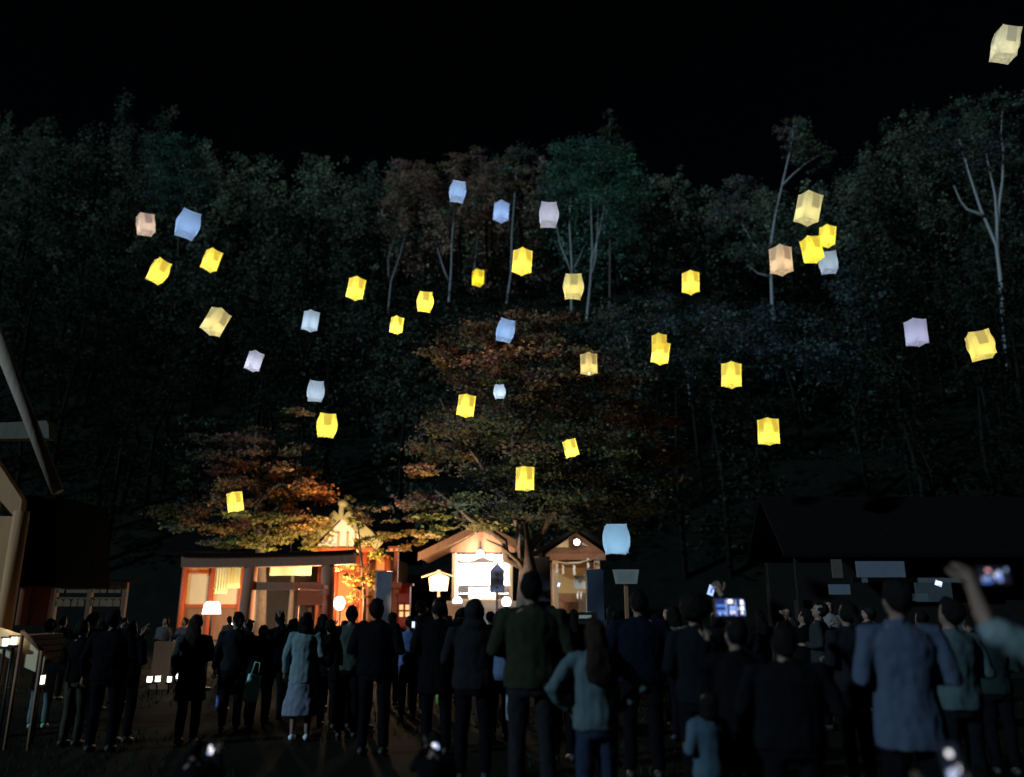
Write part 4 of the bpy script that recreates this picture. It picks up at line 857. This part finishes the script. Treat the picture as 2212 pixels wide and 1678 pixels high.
def person(label, u, D, hv, face=0, top=(.007, .007, .008), low=(.006, .006, .008), hair='short', arms=('down', 'down'), tilt=.35, build=1.0, coat=.0, skirt=False, turn=0, H=None, vox=.018, shoes=None,
           topname='jacket', sleeve=True, brown=False, lowc=None, stance=.0, cuff=.93, group='people watching the lanterns'):
    top_z = zat(hv, D); H = H or max(1.0, min(1.86, top_z)); s = H/1.72; x = at(u, hv, D).x
    t = thing('person', label, 'person', (x, D, 0), group, R(face)); seed = u
    W = build; S = lambda *p: Vector((p[0]*s*W, p[1]*s, p[2]*s))
    def joint(side, p): return Vector((p[0]*s*side*W, p[1]*s, p[2]*s))
    Th = Matrix.Translation(S(0, -.01, 1.47)) @ Matrix.Rotation(R(turn), 4, 'Z') @ Matrix.Rotation(tilt, 4, 'X') @ Matrix.Translation(-S(0, -.01, 1.47))
    sc = lambda rows, T=None: [(z*s, cx*s, cy_*s, rx*s*W, ry*s) for z, cx, cy_, rx, ry in rows]
    b = MB()
    b.stack(sc([(.84, 0, 0, .155, .11), (.95, 0, 0, .165, .115), (1.06, 0, 0, .140, .10), (1.2, 0, 0, .155, .11), (1.33, 0, -.01, .175, .115), (1.41, 0, -.01, .15, .10), (1.46, 0, -.01, .07, .065)]), 14)
    b.tube([S(0, -.01, 1.42), Th @ S(0, -.01, 1.52)], [.056*s, .052*s], 10)
    hd = lambda rows: [(z*s, cx*s, cy_*s, rx*s, ry*s) for z, cx, cy_, rx, ry in rows]
    b.stack(hd([(1.495, 0, .035, .035, .045), (1.52, 0, .02, .060, .075), (1.56, 0, .01, .070, .088), (1.61, 0, .003, .076, .095), (1.66, 0, -.002, .074, .094), (1.695, 0, -.006, .055, .07), (1.715, 0, -.008, .02, .025)]), 14, Th)
    b.ell((0, .100*s, 1.575*s), (.014*s, .022*s, .024*s), 8, 6, Th)
    for sd in (-1, 1): b.ell((sd*.077*s, -.005*s, 1.585*s), (.010*s, .018*s, .030*s), 8, 6, Th)
    hands = []; sl = []
    for sd, nm in ((-1, arms[0]), (1, arms[1])):
        A = ARMS[nm] if isinstance(nm, str) else nm
        sh, el_, wr = joint(sd, (.175, -.01, 1.395)), joint(sd, A[0]), joint(sd, A[1])
        b.tube([sh-Vector((sd*.06*s, 0, .02*s)), sh-Vector((sd*.006*s, 0, .008*s)), sh.lerp(el_, .5), el_, el_.lerp(wr, .35), wr], [.042*s, .045*s, .045*s, .037*s, .038*s, .026*s], 8)
        d, lat, nrm = hand(b, wr, wr-el_, sd, s)
        b.tube([wr-d*.01*s, wr+d*.03*s, wr+d*.09*s], [(.026*s, .02*s), (.040*s, .016*s), (.038*s, .013*s)], 8) if False else b.tube([wr-d*.01*s, wr+d*.05*s, wr+d*.088*s], [.027*s, .030*s, .024*s], 8)
        for k in (-1, 0, 1): b.ell(wr+d*.055*s+lat*(.020*s*k), (.016*s, .016*s, .034*s), 6, 5)
        hands.append((wr, d, lat, nrm)); sl.append((sh, el_, wr))
    feet = []
    for sd in (-1, 1):
        hp, kn, an = joint(sd, (.085, 0, .88)), joint(sd, (.095+stance*.3, .015, .48)), joint(sd, (.10+stance, -.015, .09))
        b.tube([hp, hp.lerp(kn, .5), kn, kn.lerp(an, .4), an], [.085*s, .072*s, .052*s, .050*s, .036*s], 9)
        b.tube([an+S(0, -.05, -.05), an+S(0, .06, -.055), an+S(0, .15, -.065)], [.034*s, .036*s, .024*s], 8); feet.append((hp, kn, an))
    ex = MB()
    for wr, d, lat, nrm in hands: fingers(ex, wr, d, lat, nrm, s, .55)
    ex.cur = 1
    for sd in (-1, 1): ex.ell((sd*.031*s, .089*s, 1.602*s), (.013*s, .006*s, .006*s), 6, 5, Th)
    ex.ell((0, .088*s, 1.535*s), (.024*s, .008*s, .005*s), 6, 5, Th)
    remesh(b, 'body', [skin, eye], t, vox, 0, seed, ex)
    # jacket or shirt
    tm = mat('cloth_%.3f_%.3f_%.3f' % top, top, .95, .25, 14, .3, .02); j = MB(); hem = .86-coat; fl = coat*.10
    j.stack(sc([(hem, 0, 0, .185+fl, .14+fl), (min(.95, hem+.08), 0, 0, .190+fl*.6, .145+fl*.6), (1.05, 0, 0, .175, .135), (1.2, 0, -.005, .185, .14), (1.33, 0, -.01, .200, .14), (1.405, 0, -.012, .165, .115), (1.45, 0, -.012, .085, .08), (1.475, 0, -.012, .07, .07)]), 16)
    for (sh, el_, wr), nm in zip(sl, arms):
        wr2 = el_.lerp(wr, cuff if sh.x < 0 else .93); rr = 1.0
        j.tube([Vector((sh.x*.55, sh.y, sh.z)), Vector((sh.x, sh.y, sh.z)), sh.lerp(el_, .5), el_, el_.lerp(wr2, .5), wr2], [.066*s, .074*s, .066*s, .058*s, .052*s, .044*s], 9)
    if hair == 'hood': j.ell((0, -.015*s, 1.60*s), (.105*s, .120*s, .135*s), 14, 10, Th); j.ell((0, -.05*s, 1.47*s), (.13*s, .10*s, .07*s), 12, 8)
    else: j.tube([S(-.06, .02, 1.46), S(0, -.075, 1.475), S(.06, .02, 1.46)], .022*s, 8)
    remesh(j, topname, tm, t, vox, .011, seed)
    lm = mat('cloth_%.3f_%.3f_%.3f' % low, low, .95, .25, 14, .3, .02); l = MB()
    if skirt:
        zz = .30 if skirt is True else skirt
        l.stack(sc([(zz, 0, 0, .27, .23), (zz+.15, 0, 0, .25, .21), (.6, 0, 0, .215, .175), (.85, 0, 0, .18, .135), (1.0, 0, 0, .155, .115)]), 18)
        remesh(l, 'skirt', lm, t, vox, .016, seed+5)
    else:
        l.stack(sc([(.80, 0, 0, .165, .12), (.9, 0, 0, .175, .128), (1.02, 0, 0, .155, .115)]), 14)
        for hp, kn, an in feet: l.tube([hp+Vector((0, 0, .02)), hp.lerp(kn, .5), kn, kn.lerp(an, .5), an+Vector((0, 0, -.0))], [.095*s, .086*s, .070*s, .066*s, .060*s], 10)
        remesh(l, 'trousers', lm, t, vox, .010, seed+5)
    for hp, kn, an in feet:
        f = MB(); f.tube([an+S(0, -.085, -.045), an+S(0, -.05, -.035), an+S(0, .05, -.040), an+S(0, .16, -.06), an+S(0, .19, -.068)], [.026*s, .043*s, .043*s, .034*s, .014*s], 10)
        f.build('shoe', shoes or shoe, t, True, True)
    hm = hairb if brown else hairm
    if hair not in ('hood',):
        q = MB()
        if hair == 'afro': q.ell((0, -.025*s, 1.65*s), (.135*s, .135*s, .125*s), 14, 10, Th)
        else:
            q.ell((0, -.022*s, 1.625*s), (.089*s, .098*s, .105*s), 14, 10, Th); q.ell((0, .03*s, 1.685*s), (.07*s, .065*s, .045*s), 12, 8, Th)
        if hair == 'long': q.stack(hd([(1.24, 0, -.125, .09, .03), (1.32, 0, -.13, .115, .04), (1.45, 0, -.10, .110, .055), (1.55, 0, -.055, .098, .07), (1.66, 0, -.03, .08, .075)]), 14, Matrix.Rotation(tilt*.15, 4, 'X'))
        if hair == 'bob': q.stack(hd([(1.47, 0, -.05, .10, .075), (1.53, 0, -.04, .105, .085), (1.62, 0, -.025, .098, .09)]), 14, Th)
        if hair == 'bun': q.ell((0, -.12*s, 1.66*s), (.05*s, .05*s, .05*s), 10, 8, Th)
        if hair == 'tail': q.tube([Th @ S(0, -.10, 1.64), Th @ S(0, -.16, 1.58), S(0, -.15, 1.40)], [.03*s, .035*s, .012*s], 8)
        remesh(q, 'hair', hm, t, .014, .020, seed+9)
        if hair == 'cap':
            c_ = MB(); c_.stack(hd([(1.635, 0, -.012, .092, .108), (1.68, 0, -.012, .088, .10), (1.72, 0, -.012, .06, .07), (1.735, 0, -.012, .02, .02)]), 14, Th); c_.ell((0, .13*s, 1.64*s), (.07*s, .07*s, .010*s), 12, 6, Th); c_.build('cap', tm, t, True, True)
    M = Matrix.Translation((x, D, 0)) @ Matrix.Rotation(R(face), 4, 'Z')
    return t, [(M @ wr, (M.to_3x3() @ d)) for wr, d, lat, nrm in hands], s
def finish_people():
    dg = bpy.context.evaluated_depsgraph_get(); dg.update()
    tot = 0
    for o, mats, folds, seed, extra in PEND:
        me = bpy.data.meshes.new_from_object(o.evaluated_get(dg)); old = o.data; o.modifiers.clear(); o.data = me; bpy.data.meshes.remove(old)
        nv = len(me.vertices)
        if nv and folds:
            co = np.empty(nv*3); me.vertices.foreach_get('co', co); co = co.reshape(-1, 3); no = np.empty(nv*3); me.vertex_normals.foreach_get('vector', no); no = no.reshape(-1, 3)
            k = np.array([mn.noise(Vector((a*9+seed, b_*9, c_*6)))+.6*mn.noise(Vector((a*22+seed, b_*22, c_*14))) for a, b_, c_ in co])
            me.vertices.foreach_set('co', (co+no*(k*folds)[:, None]).ravel())
        me.name = o.name
        if extra:
            V = [tuple(v.co) for v in me.vertices]; Fc = [tuple(p.vertices) for p in me.polygons]; n0 = len(V)
            m2 = bpy.data.meshes.new(o.name); m2.from_pydata(V+extra.v, [], Fc+[tuple(i+n0 for i in f) for f in extra.f]); m2.polygons.foreach_set('material_index', [0]*len(Fc)+extra.m); o.data = m2; bpy.data.meshes.remove(me); me = m2
        me.materials.clear()
        for m_ in mats: me.materials.append(m_)
        if extra: me.polygons.foreach_set('material_index', [0]*(len(me.polygons)-len(extra.m))+extra.m)
        me.polygons.foreach_set('use_smooth', [True]*len(me.polygons)); me.update(); tot += len(me.polygons)
    print('people polys', tot)

def phone(label, c, w, h_, content, rot=(0, 0, 0), em=1.0, power=0):
    """phone with its lit screen towards the camera side (-Y)"""
    t = thing('phone', label, 'phone', c, 'lit phones held up in the crowd'); t.rotation_euler = rot
    MB().box((0, 0, 0), (w, .009, h_)).build('case', black, t, False, True)
    s_ = MB(); mats = [glow('screen_night_blue', (.02, .035, .16), .8*em), glow('screen_blue', (.10, .22, .75), 1.0*em), glow('screen_pale', (.45, .6, 1.0), 1.2*em), glow('screen_white', (1, .97, 1), 1.6*em), glow('screen_pink', (1, .45, .5), 1.2*em), glow('screen_dim', (.02, .02, .05), .3*em)]
    a, b = w*.47, h_*.45
    s_.cur = content[0]; s_.add([(-a, -.0053, -b), (a, -.0053, -b), (a, -.0053, b), (-a, -.0053, b)], [(0, 1, 2, 3)])
    for k, (m_, x0, z0, x1, z1) in enumerate(content[1]):
        s_.cur = m_; y = -.0056-.0002*k; s_.add([(x0*a, y, z0*b), (x1*a, y, z0*b), (x1*a, y, z1*b), (x0*a, y, z1*b)], [(0, 1, 2, 3)])
    s_.build('screen', mats, t, False, True)
    return t
LAND = (0, [(1, -.95, .05, -.35, .35), (1, -.95, -.75, -.35, -.3), (1, -.1, -.8, .3, .2), (2, .0, -.1, .3, .1), (2, -.3, -.95, -.24, .85), (2, .36, -.95, .42, .85), (3, -.15, .45, .2, .9), (3, .72, .3, .92, .85), (3, .70, -.35, .92, .15), (2, .50, -.3, .6, .0), (3, .0, -.8, .08, -.3), (3, .2, -.75, .28, -.3), (3, .72, -.8, .85, -.45), (2, .93, -.9, .98, .7), (2, -.8, -.9, -.7, -.6), (2, -.45, -.85, -.38, -.5)])
PORT = (5, [(3, -.3, .35, .25, .62), (2, -.6, -.9, -.45, -.35), (3, -.4, -.75, -.25, -.3), (2, -.1, -.85, .05, -.2), (2, .2, -.6, .3, -.25), (3, .45, -.4, .6, -.1), (2, -.7, -.6, -.6, -.3), (3, .0, -.95, .1, -.8)])
FARP = (5, [(4, -.5, .45, -.2, .75), (2, -.8, -.6, -.7, -.2), (2, -.55, -.5, -.4, 0), (1, -.3, -.7, -.1, -.3), (3, .0, -.2, .12, .2), (2, .2, -.5, .45, .5), (3, .3, -.7, .4, -.4), (1, -.9, -.9, -.3, -.7), (2, .78, .5, .88, .85), (1, .1, -.6, .5, -.1)])
SOLID = (2, [(3, -.6, -.6, .5, .7)])
NO = (.004, .004, .005)
TEAL, BLSH, NVY, OLIV, GREYB = (.12, .17, .18), (.046, .060, .090), (.005, .006, .012), (.018, .020, .012), (.022, .030, .028)
# front row to back; face 0 looks away from the camera
person('person in blue jacket and teal trousers at the far left', 112, 11.6, 1352, 15, (.06, .13, .24), (.08, .12, .13), 'short', ('bent', 'down'), H=1.42, shoes=mat('green_shoe', (.15, .4, .28), .6))
person('person in black top and khaki trousers second from the left', 186, 10.2, 1338, -5, NO, (.03, .032, .024), 'short', ('bent', 'bent'))
person('broad person all in black left of the small ground lanterns', 252, 9.8, 1318, 5, NO, NO, 'short', ('down', 'bent'), build=1.25)
person('person in black standing close to the broad black figure', 290, 10.4, 1340, -8, NO, NO, 'bob', ('phone', 'bent'))
person('long haired woman in grey green long coat and blue jeans', 428, 10.3, 1328, 3, GREYB, (.03, .04, .075), 'long', ('down', 'bent'), coat=.28, brown=True)
person('child in dark clothes right of the grey green coat', 492, 13.5, 1392, 0, (.03, .03, .035), (.12, .16, .35), 'bob', ('down', 'down'), H=1.12)
person('person in black raising one arm in front of the torii opening', 572, 11.5, 1348, 10, NO, NO, 'short', ('bent', 'up'), tilt=.5, build=1.1)
person('woman in pale teal jacket with dark stripes and pale flared skirt', 664, 10.6, 1322, 5, TEAL, (.13, .15, .19), 'bob', ('down', 'bent'), skirt=.34, shoes=shoew, coat=.10, vox=.014)
person('short haired person in black right of the pale skirt woman', 716, 11.8, 1338, -4, NO, NO, 'short', ('down', 'down'))
person('person in dark grey green top looking up left of centre', 762, 10.8, 1308, 6, (.035, .05, .04), NO, 'short', ('bent', 'down'))
person('wide shouldered person in black with bushy hair left of the lamp post', 818, 9.6, 1294, -4, NO, NO, 'short', ('bent', 'bent'), build=1.2)
person('person in blue holding a small bright phone', 886, 12.5, 1330, 8, (.06, .10, .20), (.03, .05, .11), 'short', ('chest', 'phone'))
person('person in black under the cream pentagonal notice board', 912, 13.5, 1296, -10, NO, NO, 'short', ('phone', 'bent'))
person('tall person in black coat directly below the pentagonal notice board', 948, 9.6, 1292, 5, NO, NO, 'short', ('bent', 'down'), coat=.2, build=1.12)
person('hooded person in black silhouetted against the bright kiosk', 1026, 8.2, 1294, 0, (.012, .012, .014), NO, 'hood', ('bent', 'bent'), build=1.2, tilt=.12)
person('small person in slate blue right of the hooded figure', 1080, 10.6, 1322, -8, (.06, .08, .14), NO, 'bob', ('down', 'down'))
person('tallest man in olive jacket and black trousers before the maple trunk', 1148, 7.1, 1236, 0, OLIV, (.012, .012, .014), 'short', ('bent', 'bent'), build=1.2, tilt=.3)
person('person in black behind the tall olive jacketed man', 1212, 9.2, 1316, 12, NO, NO, 'short', ('bent', 'phone'))
person('long haired woman in teal sleeves and blue jeans at front centre', 1282, 6.1, 1352, 6, (.06, .088, .095), (.014, .02, .036), 'long', ('hip', 'hip'), brown=True, vox=.013, H=1.50)
person('broad man in navy jacket behind the long haired woman', 1378, 8.3, 1276, -3, NVY, NO, 'short', ('bent', 'bent'), build=1.3)
person('person in dark clothes turned right near the pale stall light', 1462, 10.5, 1306, -50, (.05, .045, .045), NO, 'bob', ('bent', 'chest'))
person('bushy haired person in black left of the wide phone screen', 1498, 6.9, 1288, -8, (.006, .007, .008), NO, 'afro', ('bent', 'high'), tilt=.3)
pt, ph_, ps = person('person in black holding a phone sideways to film the lanterns', 1585, 5.9, 1346, 0, NO, NO, 'short', ((( .22, .22, 1.33), (.13, .40, 1.53)), ((.22, .22, 1.33), (.13, .40, 1.53))), H=1.50, tilt=.2, vox=.014)
person('seated child with pale blue top below the bushy haired person', 1520, 5.6, 1452, 18, (.045, .075, .10), (.01, .015, .025), 'bob', ('bent', 'down'), H=1.05)
person('very wide person in black right of the phone filmer', 1688, 5.4, 1352, -4, (.005, .005, .006), NO, 'short', ('bent', 'bent'), build=1.45, H=1.46)
person('person in dim grey with face turned left at the back right', 1762, 11.5, 1300, 65, (.02, .022, .022), NO, 'short', ('bent', 'phone'))
person('ponytailed person in black behind the blue shirted man', 1822, 8.0, 1298, 15, (.01, .01, .012), NO, 'tail', ('bent', 'bent'))
person('man in loose blue long shirt standing at the right', 1928, 5.3, 1252, -6, BLSH, NO, 'short', ('bent', 'bent'), build=1.08, coat=.12, vox=.012, tilt=.25, topname='shirt')
person('person in pale teal shirt right of the blue shirted man', 2040, 6.6, 1292, 8, (.05, .075, .08), (.006, .007, .009), 'short', ('bent', 'bent'), build=1.1, topname='shirt')
pr, rh, rs = person('person at the right edge in pale teal sleeve reaching an arm up', 2372, 3.4, 1290, 8, (.13, .175, .18), NO, 'short', (((.50, .05, 1.57), (.475, .14, 1.73)), 'bent'), tilt=.3, cuff=.10, vox=.010, topname='shirt', H=1.64, build=1.0)
person('short person in dark green at the right behind the raised sleeve', 2126, 8.5, 1330, -15, (.012, .02, .018), NO, 'bob', ('phone', 'bent'))
person('crouching sized child in black at the bottom middle', 940, 5.2, 1560, 5, NO, NO, 'short', ('phone', 'chest'), H=.86)
person('child in black sitting low at the bottom left holding a phone', 430, 5.2, 1575, -5, NO, NO, 'short', ('bent', 'phone'), H=.82)
person('person in black crouching at the bottom right with a bright phone', 2085, 3.3, 1600, 5, NO, NO, 'short', ('phone', 'bent'), H=1.0)
# figures farther back between the crowd and the kiosks
back = [('far small figure with pale face left of the torii pillar', 356, 19, 1345, 170, (.05, .05, .055)), ('far figure in dark grey beside the shaded lamp', 396, 18.5, 1345, 150, (.04, .04, .045)), ('far figure in dark coat behind the torii left pillar', 498, 21, 1340, 0, (.04, .035, .03)),
        ('far person standing under the torii crossbeam', 612, 22, 1330, 10, (.05, .045, .035)), ('far small figure in front of the vermilion stand', 700, 19, 1328, 0, (.03, .03, .03)), ('far figure before the kiosk counter', 958, 20, 1306, 20, (.06, .04, .04)),
        ('far person with pinkish top right of the maple trunk', 1214, 17, 1330, -20, (.22, .08, .11)), ('far figure in dark coat left of the trapezoid sign', 1318, 15, 1308, 0, (.03, .03, .035)), ('far person with pale face under the trapezoid sign', 1440, 14.5, 1312, 160, (.10, .09, .09)),
        ('far figure at the stall counter left of the hanging sheet', 1790, 15, 1296, 175, (.14, .14, .14)), ('far figure in grey serving behind the stall cloth', 1700, 15.5, 1312, 165, (.06, .06, .07)), ('far dark figure right of the small bright phone', 2085, 12, 1302, -10, (.03, .035, .035)), ('far person in grey under the large hanging sheet', 1870, 13.5, 1310, 160, (.10, .11, .12)),
        ('far figure in black left of the wooden plaque rack', 140, 15, 1330, 0, NO), ('far figure in black under the plaque rack roof', 222, 14.2, 1338, 15, NO)]
for lab, u, D, hv, fc, c in back: person(lab, u, D, hv, fc, c, NO, random.choice(('short', 'bob', 'short', 'long')), (random.choice(('down', 'bent')), random.choice(('bent', 'chest'))), vox=.024, H=max(1.35, min(1.75, zat(hv, D))))
# the dense dark middle of the crowd
for k in range(26):
    u = [205, 228, 272, 515, 540, 605, 640, 700, 745, 790, 850, 905, 985, 1000, 1060, 1110, 1190, 1240, 1335, 1420, 1460, 1540, 1640, 1730, 1870, 1985][k]; D = random.uniform(11, 14.5)
    hh = random.uniform(1.36, 1.52) if u < 1000 else random.uniform(1.48, 1.66); bh = (hh-CAM_Z)/D
    t_ = math.atan(bh)-PITCH; hv = 839-F*math.tan(t_)
    hr = ('short', 'bob', 'long', 'tail', 'cap')[k % 5]; ordn = ('leftmost|second from the left|third from the left|fourth from the left|fifth from the left|sixth from the left|seventh from the left|eighth from the left|ninth from the left|tenth from the left|eleventh from the left|twelfth from the left|thirteenth from the left|thirteenth from the right|twelfth from the right|eleventh from the right|tenth from the right|ninth from the right|eighth from the right|seventh from the right|sixth from the right|fifth from the right|fourth from the right|third from the right|second from the right|rightmost').split('|')[k]
    desc = dict(short='short haired', bob='bob haired', long='long haired', tail='ponytailed', cap='capped')[hr]
    person(desc+' dim figure in the back crowd, '+ordn+' of those', u, D, hv, random.uniform(-30, 30), (.004, .004, .005) if k % 3 else (.010, .012, .014), NO, hr,
           (random.choice(('down', 'bent', 'chest', 'hip')), random.choice(('bent', 'chest', 'phone', 'down'))), tilt=random.uniform(.1, .5), turn=random.uniform(-30, 30), build=random.uniform(.95, 1.3), coat=random.choice((0, .1, .25)), vox=.022, group='people packed in the dark middle of the crowd')
finish_people()

# phones
pc = (ph_[0][0]+ph_[1][0])/2; c = at(1577, 1312, pc.y+.0)
phone('phone held sideways with a bright blue picture of the shrine', c, px(62, c.y), px(38, c.y), LAND, (R(-6), 0, 0), 1.0)
c = at(2146, 1243, rh[0][0].y+.04); phone('phone raised at the right edge with a dim speckled screen', c, .145, .078, FARP, (R(-5), 0, R(4)), .9)
c = at(2055, 1650, 2.9); phone('upright phone at the bottom right with a pink white square on its screen', c, .068, .142, PORT, (R(-18), 0, 0), 1.0)
c = at(893, 1349, 12.0); phone('tiny bright blue white phone screen left of the notice board', c, .05, .10, SOLID, (0, 0, 0), 1.3)
c = at(2027, 1260, 12); phone('small bright white phone near the stall at the right', c, .11, .085, (2, [(3, -.8, -.8, -.1, .6), (3, .0, -.2, .8, .9)]), (0, R(20), 0), 1.3)
c = at(940, 1611, 4.9); phone('small tilted phone glowing at the bottom middle', c, .045, .05, (5, [(3, -.5, -.2, .2, .8), (2, .1, -.9, .8, .4)]), (0, R(-25), 0), 1.1)
c = at(456, 1619, 4.9); phone('small glowing phone at the bottom left', c, .045, .065, (5, [(3, -.6, -.2, -.1, .8), (3, .1, -.7, .7, .3), (2, -.5, -.9, .0, -.4)]), (0, R(15), 0), 1.0)
c = at(1536, 1275, 9); phone('small pale phone raised just above the wide phone screen', c, .07, .12, (2, [(1, -.2, -.5, .4, .5)]), (0, R(20), 0), .5)
c = at(1207, 1263, 13); phone('tiny white phone light right of the tall olive jacketed man', c, .05, .08, SOLID, (0, R(15), 0), 1.0)
# bags and small loose things
def bag(label, u, v, D, w, h_, d_, m, rot=(0, 0, 0)):
    c = at(u, v, D); t = thing('tote_bag', label, 'bag', (c.x, c.y, c.z)); t.rotation_euler = rot
    MB().stack([(-h_/2, 0, 0, w*.46, d_*.42), (-h_*.3, 0, 0, w*.52, d_*.55), (h_*.2, 0, 0, w*.48, d_*.45), (h_/2, 0, 0, w*.44, d_*.2)], 12).build('sack', m, t, True, True)
    MB().tube([(-w*.25, 0, h_*.45), (-w*.15, 0, h_*.95), (w*.15, 0, h_*.95), (w*.25, 0, h_*.45)], .008, 6).build('strap', m, t, True, True)
bag('pale teal tote bag hanging by the person raising one arm', 545, 1486, 11.2, .20, .34, .12, mat('teal_canvas', (.30, .55, .50), .8), (0, R(8), 0))
bag('blue shoulder bag right of the hooded person', 1096, 1430, 8.0, .26, .32, .14, mat('blue_canvas', (.06, .09, .17), .8))
bag('narrow pale blue plastic bag low beside the olive jacketed man', 1108, 1508, 7.2, .11, .34, .06, mat('pale_plastic', (.5, .65, .68), .4))
bag('bright lime green long bag between two black coated figures', 957, 1480, 10.2, .13, .42, .06, mat('lime_fabric', (.14, .30, .04), .8), (0, R(6), 0))
bag('folded pale teal jacket bag carried low left of the torii', 536, 1442, 11.4, .14, .26, .10, mat('teal_canvas', (.30, .55, .50)), (0, R(30), 0))
bag('blue pointed bag left of the pale teal tote', 492, 1480, 12.4, .20, .26, .12, mat('mid_blue_canvas', (.12, .18, .42), .8))
print('objects', len(SC.objects), 'tris', sum(len(m.polygons) for m in bpy.data.meshes))
